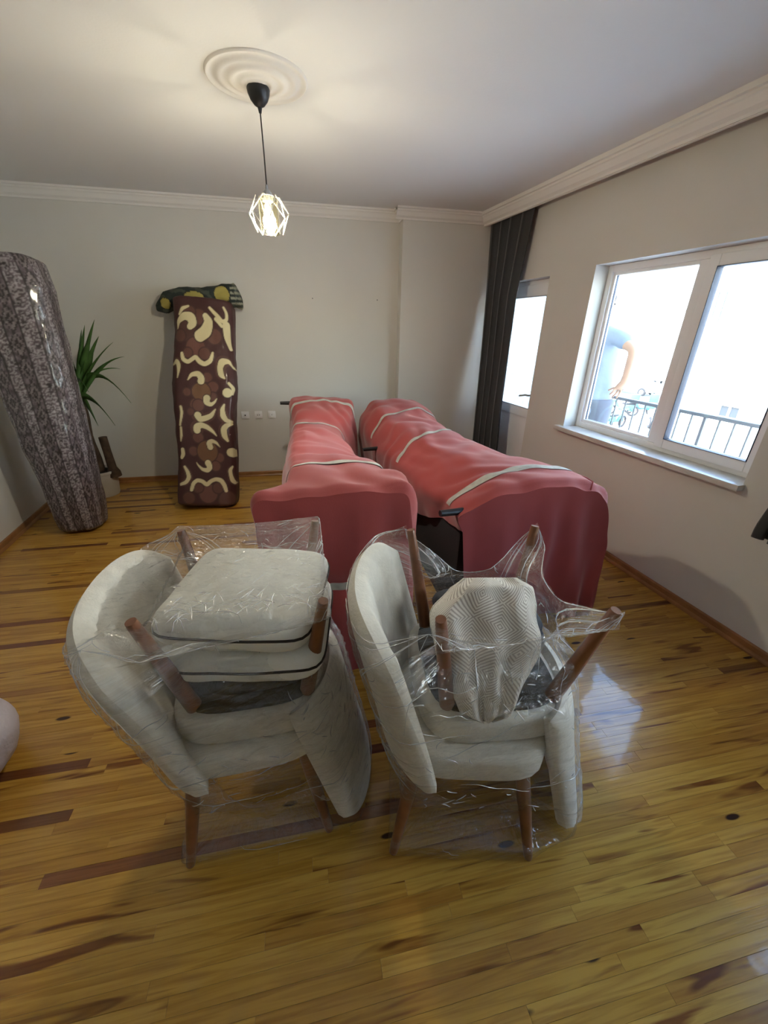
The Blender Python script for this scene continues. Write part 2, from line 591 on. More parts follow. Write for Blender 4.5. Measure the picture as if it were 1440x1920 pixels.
# floor: varnished planks, one object each where they show largest
fl = MB()
fl.add([(left_x(REAR_Y) - .1, REAR_Y - .1, -0.10), (right_x(REAR_Y) + .1, REAR_Y - .1, -0.10), (right_x(BACK_Y) + .1, BACK_Y + .1, -0.10), (left_x(BACK_Y) - .1, BACK_Y + .1, -0.10),
        (left_x(REAR_Y) - .1, REAR_Y - .1, -0.014), (right_x(REAR_Y) + .1, REAR_Y - .1, -0.014), (right_x(BACK_Y) + .1, BACK_Y + .1, -0.014), (left_x(BACK_Y) - .1, BACK_Y + .1, -0.014)],
       [(0, 3, 2, 1), (4, 5, 6, 7), (0, 1, 5, 4), (1, 2, 6, 5), (2, 3, 7, 6), (3, 0, 4, 7)])
M['subfloor'] = mat('subfloor', (0.05, 0.022, 0.01), 0.9)
floor = struct('floor', fl, M['subfloor'])

PW, GAP = 0.0395, 0.0004
def plank_geo(mb, L, cx=0.0, cy=0.0):
    h, w, e = L / 2 - GAP / 2, PW / 2 - GAP / 2, 0.0003
    vs = [(cx + sx * h, cy + sy * w, -0.014) for sx, sy in ((-1, -1), (1, -1), (1, 1), (-1, 1))]
    vs += [(cx + sx * h, cy + sy * w, -e) for sx, sy in ((-1, -1), (1, -1), (1, 1), (-1, 1))]
    vs += [(cx + sx * (h - e), cy + sy * (w - e), 0.0) for sx, sy in ((-1, -1), (1, -1), (1, 1), (-1, 1))]
    fs = [(8, 9, 10, 11)]
    for k in range(4):
        j = (k + 1) % 4
        fs += [(k, j, j + 4, k + 4), (k + 4, j + 4, j + 8, k + 8)]
    mb.add(vs, fs)

inv = cam.matrix_world.inverted()
planks = []
y = REAR_Y
row = 0
while y < BACK_Y - 0.01:
    yc = y + PW / 2
    x0, x1 = left_x(yc) + 0.004, right_x(yc) - 0.004
    x = x0 - rnd.random() * 0.8
    while x < x1 - 0.02:
        L = rnd.choice((0.45, 0.6, 0.7, 0.85, 1.0, 1.2))
        a, b = max(x, x0), min(x + L, x1)
        if b - a > 0.03:
            best = 0.0
            for t in (0.1, 0.5, 0.9):
                p = inv @ Vector((lerp(a, b, t), yc, 0))
                if p.z < -0.1:
                    u, v = 720 + 750 * p.x / -p.z, 960 - 750 * p.y / -p.z
                    if -20 < u < 1460 and -20 < v < 1940:
                        best = max(best, (b - a) * -p.z / (-p.z) ** 3)
            planks.append((best, a, b, yc))
        x += L
    y += PW
    row += 1
planks.sort(key=lambda q: -q[0])
cache = {}
for sc_, a, b, yc in planks[:300]:
    k = round(b - a, 4)
    if k not in cache:
        mb = MB()
        plank_geo(mb, b - a)
        cache[k] = mesh_of(mb, 'plank', M['floor'], False)
    o = link('plank', cache[k], floor)
    o.location = (Vector(((a + b) / 2, yc, 0)) - floor.location)
mb = MB()
for sc_, a, b, yc in planks[300:]:
    plank_geo(mb, b - a, (a + b) / 2, yc)
tag(part('plank_field', mb, M['floor'], floor, smooth=False), kind='stuff')

# walls
struct('wall_back', MB().box((left_x(BACK_Y) - .3, BACK_Y, 0), (right_x(BACK_Y) + .3, BACK_Y + 0.2, CEIL)), M['wall'])
mb = MB()
mb.add([(COL_X, COL_Y, 0), (right_x(COL_Y) + .02, COL_Y, 0), (right_x(COL_Y) + .02, BACK_Y + .01, 0), (COL_X, BACK_Y + .01, 0),
        (COL_X, COL_Y, CEIL), (right_x(COL_Y) + .02, COL_Y, CEIL), (right_x(COL_Y) + .02, BACK_Y + .01, CEIL), (COL_X, BACK_Y + .01, CEIL)],
       [(0, 3, 2, 1), (4, 5, 6, 7), (0, 1, 5, 4), (1, 2, 6, 5), (2, 3, 7, 6), (3, 0, 4, 7)])
struct('wall_column', mb, M['wall'])
mb = MB()
ya, yb = REAR_Y - .2, BACK_Y + .2
mb.add([(left_x(ya) - .2, ya, 0), (left_x(ya), ya, 0), (left_x(yb), yb, 0), (left_x(yb) - .2, yb, 0),
        (left_x(ya) - .2, ya, CEIL), (left_x(ya), ya, CEIL), (left_x(yb), yb, CEIL), (left_x(yb) - .2, yb, CEIL)],
       [(0, 3, 2, 1), (4, 5, 6, 7), (0, 1, 5, 4), (1, 2, 6, 5), (2, 3, 7, 6), (3, 0, 4, 7)])
struct('wall_left', mb, M['wall'])
struct('wall_rear', MB().box((left_x(REAR_Y) - .1, REAR_Y - .2, 0), (right_x(REAR_Y) + .3, REAR_Y, CEIL)), M['wall'])

HOLES = [(-0.78, 0.664, 0.87, 2.053), (1.18, 2.08, 0.04, 2.03), (-3.18, -1.74, 0.87, 2.053)]
S_LO, S_HI = -5.3, 2.55
ss = sorted({S_LO, S_HI, *[h[0] for h in HOLES], *[h[1] for h in HOLES]})
zs = sorted({0.0, CEIL, *[h[2] for h in HOLES], *[h[3] for h in HOLES]})
def solid(s, z):
    if not (S_LO < s < S_HI and 0 < z < CEIL): return False
    return not any(h[0] < s < h[1] and h[2] < z < h[3] for h in HOLES)
mb = MB()
for i in range(len(ss) - 1):
    for j in range(len(zs) - 1):
        a, b, c, d = ss[i], ss[i + 1], zs[j], zs[j + 1]
        sm, zm = (a + b) / 2, (c + d) / 2
        if not solid(sm, zm): continue
        T = WALL_T
        mb.add([RW(a, 0, c), RW(b, 0, c), RW(b, 0, d), RW(a, 0, d)], [(0, 1, 2, 3)])
        mb.add([RW(a, T, c), RW(b, T, c), RW(b, T, d), RW(a, T, d)], [(3, 2, 1, 0)])
        if not solid(a - .001, zm): mb.add([RW(a, 0, c), RW(a, 0, d), RW(a, T, d), RW(a, T, c)], [(0, 1, 2, 3)])
        if not solid(b + .001, zm): mb.add([RW(b, 0, c), RW(b, T, c), RW(b, T, d), RW(b, 0, d)], [(0, 1, 2, 3)])
        if not solid(sm, c - .001): mb.add([RW(a, 0, c), RW(a, T, c), RW(b, T, c), RW(b, 0, c)], [(0, 1, 2, 3)])
        if not solid(sm, d + .001): mb.add([RW(a, 0, d), RW(b, 0, d), RW(b, T, d), RW(a, T, d)], [(0, 1, 2, 3)])
struct('wall_right', mb, M['wall'])
# ceiling, and an unseen storey added above it to shade the balcony
mb = MB()
mb.box((-3.2, REAR_Y - .3, CEIL), (3.1, BACK_Y + .3, CEIL + 0.12))
struct('ceiling', mb, M['ceiling'])
mb = MB()
mb.add([RW(S_LO, -5.4, CEIL + .12), RW(S_LO, WALL_T, CEIL + .12), RW(S_HI + 6, WALL_T, CEIL + .12), RW(S_HI + 6, -5.4, CEIL + .12),
        RW(S_LO, -5.4, CEIL + 4), RW(S_LO, WALL_T, CEIL + 4), RW(S_HI + 6, WALL_T, CEIL + 4), RW(S_HI + 6, -5.4, CEIL + 4)],
       [(0, 3, 2, 1), (4, 5, 6, 7), (0, 1, 5, 4), (1, 2, 6, 5), (2, 3, 7, 6), (3, 0, 4, 7)])
struct('wall_upper', mb, M['facade'])

# cornices: one moulded strip per wall
PROF = [(0, .092), (.010, .092), (.014, .080), (.022, .074), (.034, .066), (.046, .048), (.054, .036), (.062, .030), (.064, .018), (.078, .014), (.080, 0.0)]
tcount = [0]
def cornice(p0, p1, nrm, drop=0.0):
    p0, p1, nrm = Vector(p0), Vector(p1), Vector(nrm).normalized()
    d = (p1 - p0).normalized()
    vs, fs = [], []
    for p in (p0, p1):
        for o, dn in PROF:
            q = p + nrm * o
            vs.append((q.x, q.y, CEIL - dn - (drop if dn > 0 else 0)))
    n = len(PROF)
    for k in range(n - 1):
        fs.append((k, k + 1, n + k + 1, n + k))
    fs += [tuple(range(n)), tuple(range(2 * n - 1, n - 1, -1))]
    tcount[0] += 1
    return struct('trim_%d' % tcount[0], MB().add(vs, fs), M['cornice'])
LD = Vector((-0.0960, 0.9954, 0))
LN = Vector((0.9954, 0.0960, 0))
cornice((left_x(BACK_Y), BACK_Y, 0), (COL_X, BACK_Y, 0), (0, -1, 0))
cornice((COL_X, BACK_Y, 0), (COL_X, COL_Y - .0, 0), (-1, 0, 0))
cornice((COL_X - .075, COL_Y, 0), (right_x(COL_Y) - .13, COL_Y, 0), (0, -1, 0))
cornice((left_x(REAR_Y), REAR_Y, 0), (left_x(BACK_Y), BACK_Y, 0), LN)
cornice((left_x(REAR_Y), REAR_Y, 0), (right_x(REAR_Y) - .13, REAR_Y, 0), (0, 1, 0))
pel = 0.13
cornice(RW(-5.0, -pel, 0), RW(2.17, -pel, 0), -NR, 0.01)
# curtain pelmet board behind that cornice, with the rail inside
mb = MB().box((-5.0, -pel, CEIL - .105), (2.17, -pel + .018, CEIL), RW)
struct('trim_%d' % (tcount[0] + 1), mb, M['cornice'])
rail = MB().box((-4.9, -.075, CEIL - .022), (2.14, -.055, CEIL), RW)
tag(solo('curtain_rail', rail, M['pvc']), 'white curtain rail inside the pelmet gap over the windows', 'curtain rail')

# skirting boards with a quarter round
def skirt(side, p0, p1, nrm):
    p0, p1, nrm = Vector(p0), Vector(p1), Vector(nrm).normalized()
    pr = [(0, 0), (.030, 0), (.029, .010), (.024, .018), (.015, .021), (.014, .050), (.010, .056), (0, .057)]
    vs = [(*(p + nrm * o).xy, z) for p in (p0, p1) for o, z in pr]
    n = len(pr)
    fs = [(k, (k + 1) % n, n + (k + 1) % n, n + k) for k in range(n)] + [tuple(range(n)), tuple(range(2 * n - 1, n - 1, -1))]
    return struct('baseboard_' + side, MB().add(vs, fs), M['basewood'])
skirt('back', (left_x(BACK_Y), BACK_Y, 0), (COL_X, BACK_Y, 0), (0, -1, 0))
skirt('column', (COL_X - .02, COL_Y, 0), (right_x(COL_Y), COL_Y, 0), (0, -1, 0))
skirt('left', (left_x(REAR_Y), REAR_Y, 0), (left_x(BACK_Y), BACK_Y, 0), LN)
skirt('right', RW(-5.0, 0, 0), RW(1.17, 0, 0), -NR)
skirt('rear', (left_x(REAR_Y), REAR_Y, 0), (right_x(REAR_Y), REAR_Y, 0), (0, 1, 0))

# ------------------------------------------------------------------ windows
def ring(mb, s0, s1, z0, z1, w, d0, d1, c=0.006):
    """rectangular frame of width w between depths d0 and d1"""
    for a, b, cc, dd in ((s0, s0 + w, z0, z1), (s1 - w, s1, z0, z1), (s0 + w, s1 - w, z0, z0 + w), (s0 + w, s1 - w, z1 - w, z1)):
        mb.bbox((a, d0, cc), (b, d1, dd), c, RW)
def window(name, s0, s1, mull, z0, z1, full=True):
    w = tag(bpy.data.objects.new(name, None), kind='structure')
    COL.objects.link(w)
    w.location = RW((s0 + s1) / 2, 0.12, z0)
    F = MB()
    fw = 0.045
    ring(F, s0, s1, z0, z1, fw, .12, .185)
    F.bbox((mull - .035, .12, z0 + fw), (mull + .035, .185, z1 - fw), .006, RW)
    part('frame', F, M['pvc'], w)
    # fixed light on the far side
    S = MB()
    ring(S, mull + .033, s1 - fw + .002, z0 + fw - .002, z1 - fw + .002, .024, .135, .175, .004)
    fx = part('glazing_bead', S, M['pvc'], w)
    G = MB()
    ring(G, mull + .055, s1 - fw - .02, z0 + fw + .018, z1 - fw - .018, .004, .150, .166, .001)
    part('gasket', G, M['gasket'], fx)
    g1 = MB().box((mull + .055, .153, z0 + fw + .018), (s1 - fw - .02, .159, z1 - fw - .018), RW)
    tag(part('pane', g1, M['glass'], w), 'clear pane of the fixed light')
    # opening sash on the near side
    S = MB()
    ring(S, s0 + .028, mull - .022, z0 + .030, z1 - .030, .062, .105, .165, .006)
    sash = part('sash', S, M['pvc'], w)
    G = MB()
    ring(G, s0 + .088, mull - .082, z0 + .090, z1 - .090, .004, .100, .150, .001)
    part('gasket', G, M['gasket'], sash)
    g2 = MB().box((s0 + .088, .135, z0 + .090), (mull - .082, .141, z1 - .090), RW)
    part('pane', g2, M['glass'], sash)
    sl = MB().bbox((s0 - .012, -.055, z0 - .034), (s1 + .055, .125, z0 + .002), .007, RW)
    part('window_sill', sl, M['marble'], w)
    so = MB().bbox((s0, .18, z0 - .03), (s1, WALL_T + .05, z0 + .004), .004, RW)
    part('outer_sill', so, M['marble'], w)
    # painted reveal edge bead along the top
    return w
window('window_1', -0.78, 0.664, -0.090, 0.87, 2.053)
window('window_2', -3.18, -1.74, -2.49, 0.87, 2.053)

# balcony door
d = tag(bpy.data.objects.new('door_1', None), kind='structure')
COL.objects.link(d)
d.location = RW(1.6, .12, 0.04)
F = MB()
ring(F, 1.18, 2.08, 0.04, 2.03, .05, .11, .18)
part('door_frame', F, M['pvc'], d)
S = MB()
ring(S, 1.215, 2.045, 0.075, 1.995, .105, .10, .165)
S.bbox((1.31, .10, .80), (1.95, .165, .895), .005, RW)
leaf = part('door_leaf', S, M['pvc'], d)
part('lower_panel', MB().bbox((1.31, .120, .175), (1.95, .145, .805), .004, RW), M['pvc'], leaf)
G = MB()
ring(G, 1.312, 1.948, .888, 1.898, .004, .098, .150, .001)
part('gasket', G, M['gasket'], leaf)
part('pane', MB().box((1.312, .130, .888), (1.948, .136, 1.898), RW), M['glass'], leaf)
h = MB().bbox((1.255, .080, .93), (1.285, .101, 1.10), .004, RW)
h.tube([RW(1.27, .09, 1.03), RW(1.27, .04, 1.03), RW(1.30, .035, 1.032), RW(1.40, .035, 1.01)], .009, 8)
tag(part('handle', h, M['grey'], leaf), 'grey lever handle')

# ------------------------------------------------------------------ curtains
def curtain(name, zt, zb, srange, label, folds, amp, dmid, seed):
    def f(u, v):
        z = lerp(zt, zb, v)
        a, b = srange(z)
        env = 0.55 + 0.45 * math.sin(PI * u) ** 0.5
        ph = 2 * PI * folds * (u + 0.03 * math.sin(3 * v + seed))
        s = lerp(a, b, u) + 0.014 * math.sin(2 * ph + seed)
        dd = dmid + amp * math.sin(ph) * env + 0.010 * nz(u * 5, v * 3, seed, 1.0)
        return RW(s, dd, z)
    mb = MB().grid(f, folds * 14, 50)
    o = solo(name, mb, M['curtain'], True)
    md = o.modifiers.new('thickness', 'SOLIDIFY')
    md.thickness = 0.003
    return tag(o, label, 'curtain', 'dark grey curtains')
curtain('curtain', CEIL - .025, 0.03,
        lambda z: (interp(z, [0, .46, .85, 1.3, 1.9, 2.55], [1.50, 1.50, 1.535, 1.54, 1.545, 1.45]), interp(z, [0, .38, 1.05, 1.9, 2.55], [1.99, 2.0, 2.03, 2.09, 2.14])),
        'dark grey curtain hanging full length in the corner beside the balcony door', 4, .030, -.075, 1.3)
curtain('curtain', CEIL - .025, 0.66,
        lambda z: (interp(z, [.66, .9, 1.4, 2.6], [-1.34, -1.34, -1.42, -1.44]), interp(z, [.66, .72, .9, 1.1, 1.4, 2.6], [-0.955, -0.955, -0.985, -1.05, -1.12, -1.15])),
        'dark grey curtain bunched up short against the wall between the windows', 5, .028, -.085, 4.1)

# ------------------------------------------------------------------ sockets and nails on the back wall
for k, (x, lab, kind) in enumerate(((-0.604, 'white aerial outlet with one dark centre hole beside the brown roll', 'aerial'),
                                    (-0.463, 'white round power socket with dark pin holes, middle one of three plates', 'power'),
                                    (-0.320, 'plain pale wall plate with a faint centre, nearest the red sofas', 'plain'))):
    t = thing('wall_socket', (x, BACK_Y, 0.672), lab, 'socket', 'wall plates in a row')
    z = 0.709
    part('cover_plate', MB().bbox((x - .040, BACK_Y - .012, z - .040), (x + .040, BACK_Y + .001, z + .040), .004), M['socket'], t)
    rg = MB()
    prof = [(.028, 0), (.028, .006), (.025, .007), (.023, .002), (.004, .002)] if kind != 'aerial' else [(.012, 0), (.012, .004), (.008, .005), (.005, .001)]
    rg.lathe(prof, n=24)
    rg.v = [(x + p[0], BACK_Y - .011 - p[2], z + p[1]) for p in rg.v]
    part('socket_well', rg, M['socket'], t)
    if kind != 'plain':
        for dx in ((-.0095, .0095) if kind == 'power' else (0,)):
            hl = MB()
            hl.lathe([(.0045 if kind == 'power' else .007, 0), (.0045 if kind == 'power' else .007, .004), (0.0001, .0045)], n=12)
            hl.v = [(x + dx + p[0], BACK_Y - .0125 - p[2], z + p[1]) for p in hl.v]
            part('pin_hole', hl, M['black'], t)
    else:
        hl = MB().lathe([(.005, 0), (.005, .003), (.0001, .004)], n=12)
        hl.v = [(x + p[0], BACK_Y - .0125 - p[2], z + p[1]) for p in hl.v]
        part('screw', hl, M['grey'], t)
for x, z, where in ((0.194, 1.866, 'well clear of the column'), (0.862, 1.869, 'close beside the column')):
    nl = MB().lathe([(.0016, -.004), (.0016, .010), (.005, .010), (.005, .012), (.0001, .0125)], n=10)
    nl.v = [(x + p[0], BACK_Y - p[2], z + p[1]) for p in nl.v]
    tag(solo('nail', nl, M['black']), 'tiny dark nail left in the bare back wall, ' + where, 'nail', 'nails in the back wall')

# ------------------------------------------------------------------ ceiling rose and pendant lamp
LX, LY = -0.092, 2.60
rose = MB()
pr = [(.228, 0.0)]
for k in range(60):
    t = k / 59
    r = lerp(.222, .03, t)
    zz = -(0.006 + 0.016 * smooth01((.23 - r) / .17) + 0.0028 * math.sin(r * 120))
    pr.append((r, zz))
pr.append((.0005, pr[-1][1]))
rose.lathe([(r, z) for r, z in pr], (LX, 2.565, CEIL), 72)
tag(solo('ceiling_rose', rose, M['cornice'], True), 'round white plaster ceiling rose with concentric ripples above the lamp', 'ceiling rose')

lamp = thing('pendant_lamp', (LX, LY, CEIL - .60), 'lit pendant lamp with white geometric wire cage on a black cord', 'lamp')
part('canopy', MB().lathe([(.0005, -.018), (.052, -.018), (.053, -.024), (.050, -.040), (.040, -.062), (.024, -.080), (.011, -.087), (.006, -.108), (.0005, -.109)], (LX, LY, CEIL), 32), M['black'], lamp)
part('cord', MB().tube([(LX, LY, CEIL - .09), (LX + .001, LY, CEIL - .25), (LX, LY, CEIL - .405)], .0032, 8), M['black'], lamp)
ZB = CEIL - .39
sk = part('lamp_holder', MB().lathe([(.0005, .012), (.006, .010), (.008, -.008), (.020, -.018), (.026, -.034), (.027, -.060), (.0005, -.061)], (LX, LY, ZB), 24), M['grey'], lamp)
part('glass_shade', MB().lathe([(.010, -.040), (.046, -.042), (.050, -.050), (.050, -.195), (.0495, -.199), (.047, -.195), (.047, -.052), (.010, -.046)], (LX, LY, ZB), 36), M['lampglass'], lamp, True)
part('bulb_housing', MB().lathe([(.0005, -.055), (.013, -.058), (.014, -.082), (.020, -.098), (.0295, -.124), (.0295, -.128), (.0005, -.128)], (LX, LY, ZB), 28), M['socket'], lamp)
bulb = part('bulb', MB().lathe([(.0300, -.1275), (.0325, -.136), (.0325, -.146), (.029, -.160), (.019, -.173), (.0005, -.178)], (LX, LY, ZB), 28), M['bulb'], lamp, True)
bn = M['bulb'].node_tree.nodes['Principled BSDF']
bn.inputs['Emission Strength'].default_value = LAMP_POWER
tag(bulb, 'glowing bulb dome')
# wire cage: twisted diamonds between three rings of corners
def ringpt(r, z, k, n, ph): 
    a = 2 * PI * k / n + ph
    return (LX + r * math.cos(a), LY + r * math.sin(a), ZB + z)
TOP = [ringpt(.060, -.038, k, 6, 0.2) for k in range(6)]
MID = [ringpt(.106, -.112, k, 6, 0.2 + PI / 6) for k in range(6)]
BOT = [ringpt(.066, -.196, k, 6, 0.2) for k in range(6)]
for k in range(6):
    for a, b in ((TOP[k], MID[k]), (TOP[k], MID[k - 1]), (BOT[k], MID[k]), (BOT[k], MID[k - 1])):
        part('cage_wire', MB().tube([a, b], .0022, 6), M['wirewhite'], lamp)
part('cage_ring', MB().tube([(LX + .029 * math.cos(t * PI / 12), LY + .029 * math.sin(t * PI / 12), ZB - .036) for t in range(25)], .0022, 6), M['wirewhite'], lamp)
for k in range(0, 6, 2):
    part('cage_wire', MB().tube([TOP[k], ringpt(.028, -.036, k, 6, 0.2)], .0022, 6), M['wirewhite'], lamp)

# ------------------------------------------------------------------ red covered sofas, each lying on its back
class Cover:
    """cloth surface lofted through cross-sections (x, z) at stations along y"""
    def __init__(self, stations, n=96, smooth=2):
        self.ys = [s[0] for s in stations]
        secs = []
        for _, pts in stations:
            p = np.array(pts, float)
            k = np.linspace(0, len(p) - 1, n)
            q = np.stack([np.interp(k, np.arange(len(p)), p[:, i]) for i in (0, 1)], 1)
            for _ in range(smooth):
                r = q.copy()
                r[1:-1] = (q[:-2] + 2 * q[1:-1] + q[2:]) / 4
                r[2:-2] = (r[:-4] + r[1:-3] + r[2:-2] + r[3:-1] + r[4:]) / 5
                q = r
            secs.append(q)
        self.secs = np.array(secs)
        self.n = n
    def at(self, t, y, off=0.0, wr=1.0):
        k = t * (self.n - 1)
        i = min(int(k), self.n - 2)
        f = k - i
        j = int(np.clip(np.searchsorted(self.ys, y) - 1, 0, len(self.ys) - 2))
        g = (y - self.ys[j]) / (self.ys[j + 1] - self.ys[j])
        g = max(0.0, min(1.0, g))
        g = lerp(g, smooth01(g), 0.6)
        a = self.secs[j] * (1 - g) + self.secs[j + 1] * g
        p = a[i] * (1 - f) + a[i + 1] * f
        tg = a[min(i + 2, self.n - 1)] - a[max(i - 1, 0)]
        nn = np.array([-tg[1], tg[0]])
        nn = nn / (np.linalg.norm(nn) + 1e-9)
        x, z = p
        w = 0.014 * nz(x * 3, y * 2.2, z * 3, 1.0) + 0.009 * nz(x * 9, y * 5, z * 9 + 5, 1.0)
        w += 0.012 * abs(math.sin(6.0 * y + 9 * x + 5 * nz(x, y, z, 2.5))) ** 1.5 + 0.007 * nz(x * 7 + y * 9, y * 2 - x * 3, z * 4, 1.0)
        e = off + wr * w * min(1.0, z * 5 + 0.2)
        return (x + nn[0] * e, y, z + nn[1] * e)

def sofa(name, stations, label, straps, rods, drape_depth, drape_left=None, nipz=0.03):
    cv = Cover(stations)
    y0, y1 = stations[0][0], stations[-1][0]
    root = thing(name, (0.5 * (stations[0][1][0][0] + stations[0][1][-1][0]), (y0 + y1) / 2, 0), label, 'sofa', 'covered sofas lying in the middle of the room')
    mb = MB()
    NT, NY = 90, 150
    mb.grid(lambda u, v: cv.at(u, lerp(y0, y1, v)), NT, NY)
    # cloth hanging down over the near end
    first = [cv.at(i / 199, y0) for i in range(200)]
    ztop = [p[2] for p in first]
    i0 = next(i for i in range(200) if first[i][2] > 0.93 * max(ztop[:100]))
    i1 = next(i for i in range(199, -1, -1) if first[i][2] > 0.93 * max(ztop[100:]))
    NU, NV = 90, 76
    def along(path, v):
        k = v * (len(path) - 1)
        i = min(int(k), len(path) - 2)
        return np.array(path[i]) * (1 - k + i) + np.array(path[i + 1]) * (k - i)
    el = [(p[0], p[2]) for p in first[:i0 + 1]]
    if drape_left: el = [lerp(np.array(drape_left), np.array(el[0]), q / 12) for q in range(12)] + el
    er = [(p[0], p[2]) for p in first[199:i1 - 1:-1]]
    def byz(path):
        zz_ = np.maximum.accumulate([p[1] for p in path])
        xx_ = [p[0] for p in path]
        return lambda v: np.array((np.interp(v * zz_[-1], zz_, xx_), v * zz_[-1]))
    EL, ER = byz(el), byz(er)
    top = [(p[0], p[2]) for p in first[i0:i1 + 1]]
    def dr(u, v):
        # u across, v from the floor (0) to the top edge (1)
        base = EL(v) * (1 - u) + ER(v) * u
        tp = along(top, u)
        base = base + (tp - (EL(1) * (1 - u) + ER(1) * u)) * v ** 2
        x, z = base
        fold = 0.030 * math.sin(24 * x + 3.5 * nz(x * 3, z * 1.5, 3, 1.0)) + 0.030 * nz(x * 9, z * 1.2, 9, 1.0)
        bulge = drape_depth * math.sin(PI * v) * (0.4 + 0.6 * math.sin(PI * u))
        amp = (1 - v ** 2) ** 0.8 * min(1, 7 * u, 7 * (1 - u))
        nip = nipz * math.exp(-((z - 0.53) / 0.06) ** 2) * min(1, 7 * u, 7 * (1 - u))
        return (x, y0 - bulge + fold * amp + nip, z)
    mb.grid(dr, NU, NV)
    # far end closed
    last = [cv.at(i / 60, y1) for i in range(61)]
    c = (sum(p[0] for p in last) / 61, y1 + 0.01, 0.4)
    mb.add(last + [c, (last[0][0], y1, 0), (last[-1][0], y1, 0)], [(i, i + 1, 61) for i in range(60)] + [(60, 63, 61), (63, 62, 61), (62, 0, 61)])
    cover = part('cloth_cover', mb, M['red'], root, True)
    for ya, yb, t0, t1, wd in straps:
        sm = MB()
        def sf(u, v):
            t = lerp(t0, t1, u)
            yy = lerp(ya, yb, u) + (v - 0.5) * wd + 0.006 * math.sin(14 * u)
            return cv.at(t, min(max(yy, y0), y1), 0.006, 0.75)
        sm.grid(sf, 60, 4)
        part('strap', sm, M['strap'], root, True)
    for a, b, r in rods:
        part('leg', MB().tube([a, lerp(Vector(a), Vector(b), .5), b], [r * .8, r * .9, r], 14), M['black'], root)
    return root, cv, dr

SL = [
    (1.535, [(-.165, 0), (-.175, .45), (-.232, .975), (-.03, .985), (.22, .99), (.445, .975), (.445, .5), (.42, 0)]),
    (1.575, [(-.17, 0), (-.18, .45), (-.240, 1.00), (-.03, 1.01), (.22, 1.015), (.475, 1.0), (.475, .5), (.44, 0)]),
    (1.72, [(-.17, 0), (-.16, .45), (-.10, .99), (-.02, 1.01), (.22, 1.015), (.475, 1.0), (.475, .5), (.44, 0)]),
    (1.90, [(-.17, 0), (-.16, .5), (-.07, .985), (.02, 1.0), (.22, 1.0), (.40, .97), (.46, .5), (.43, 0)]),
    (2.35, [(-.18, 0), (-.17, .6), (-.075, .92), (.02, .945), (.20, .94), (.36, .87), (.45, .45), (.44, 0)]),
    (2.85, [(-.19, 0), (-.17, .6), (-.07, .88), (.02, .91), (.16, .905), (.30, .85), (.44, .45), (.44, 0)]),
    (3.30, [(-.17, 0), (-.14, .6), (-.06, .88), (.02, .905), (.16, .90), (.29, .86), (.45, .45), (.45, 0)]),
    (3.62, [(-.12, 0), (-.11, .6), (-.05, .93), (.04, .96), (.25, .96), (.42, .93), (.50, .45), (.47, 0)]),
    (3.82, [(-.11, 0), (-.11, .6), (-.09, .985), (.04, 1.005), (.25, 1.005), (.50, .985), (.50, .45), (.47, 0)]),
    (4.02, [(-.11, 0), (-.11, .6), (-.09, .975), (.04, .99), (.25, .99), (.50, .97), (.50, .45), (.47, 0)]),
]
sofa('covered_sofa', SL, 'red cloth covered sofa on its back, taller end block squared off, beside the wall sockets',
     [(1.90, 1.92, .20, .78, .042), (3.30, 3.18, .26, .74, .042), (3.74, 3.74, .24, .76, .036)],
     [((-.185, 3.93, .955), (-.08, 3.95, .95), .018), ((-.17, 1.60, .965), (-.08, 1.62, .95), .02)], 0.015)

SRt = [
    (1.735, [(.80, .66), (.75, .735), (.95, .83), (1.22, .86), (1.42, .85), (1.60, .79), (1.69, .45), (1.72, 0)]),
    (1.79, [(.79, .64), (.75, .745), (.97, .865), (1.24, .895), (1.45, .885), (1.64, .82), (1.71, .45), (1.74, 0)]),
    (1.96, [(.80, .60), (.79, .72), (1.03, .87), (1.28, .90), (1.45, .89), (1.64, .80), (1.72, .45), (1.75, 0)]),
    (2.40, [(.76, .45), (.71, .68), (.92, .85), (1.16, .875), (1.28, .86), (1.44, .74), (1.54, .40), (1.58, 0)]),
    (2.95, [(.70, .30), (.66, .66), (.83, .855), (1.04, .875), (1.18, .865), (1.32, .74), (1.41, .40), (1.44, 0)]),
    (3.45, [(.64, .20), (.60, .70), (.74, .875), (.95, .895), (1.10, .885), (1.24, .78), (1.36, .40), (1.39, 0)]),
    (3.80, [(.61, .20), (.57, .76), (.70, .935), (.92, .955), (1.10, .94), (1.28, .85), (1.35, .40), (1.37, 0)]),
    (4.06, [(.61, .20), (.57, .76), (.70, .935), (.92, .955), (1.10, .94), (1.30, .86), (1.35, .40), (1.37, 0)]),
]
rs, rcv, rdr = sofa('covered_sofa', SRt, 'red cloth covered sofa with a long fold down its top, beside the window wall',
     [(1.97, 1.95, .12, .62, .06), (2.82, 3.08, .16, .68, .044), (3.50, 3.74, .15, .80, .03)],
     [((.665, 1.765, .752), (.82, 1.79, .745), .021), ((.50, 3.30, .66), (.64, 3.32, .66), .018)], 0.02, (.86, 0.0), 0.0)
# bare dark underside that the cloth leaves open, and a slack fold of cloth along the top
part('underside', MB().bbox((.80, 1.80, .012), (.90, 3.95, .64), .02), M['darkcloth'], rs)
fold = MB().tube([rcv.at(.64 + .05 * math.sin(k / 9), lerp(3.0, 1.74, k / 30), 0.006, .8) for k in range(31)] ,
                 [.004 + .016 * math.sin(PI * min(1, k / 24)) for k in range(31)], 10)
part('cloth_fold', fold, M['red'], rs, True)
# lower straps round the near ends
part('strap', MB().grid(lambda u, v: (lerp(-.17, .42, u), 1.528 - .012 * math.sin(u * 40) * .3, .515 + .04 * v), 40, 3), M['strap'], bpy.data.objects['covered_sofa'], True)

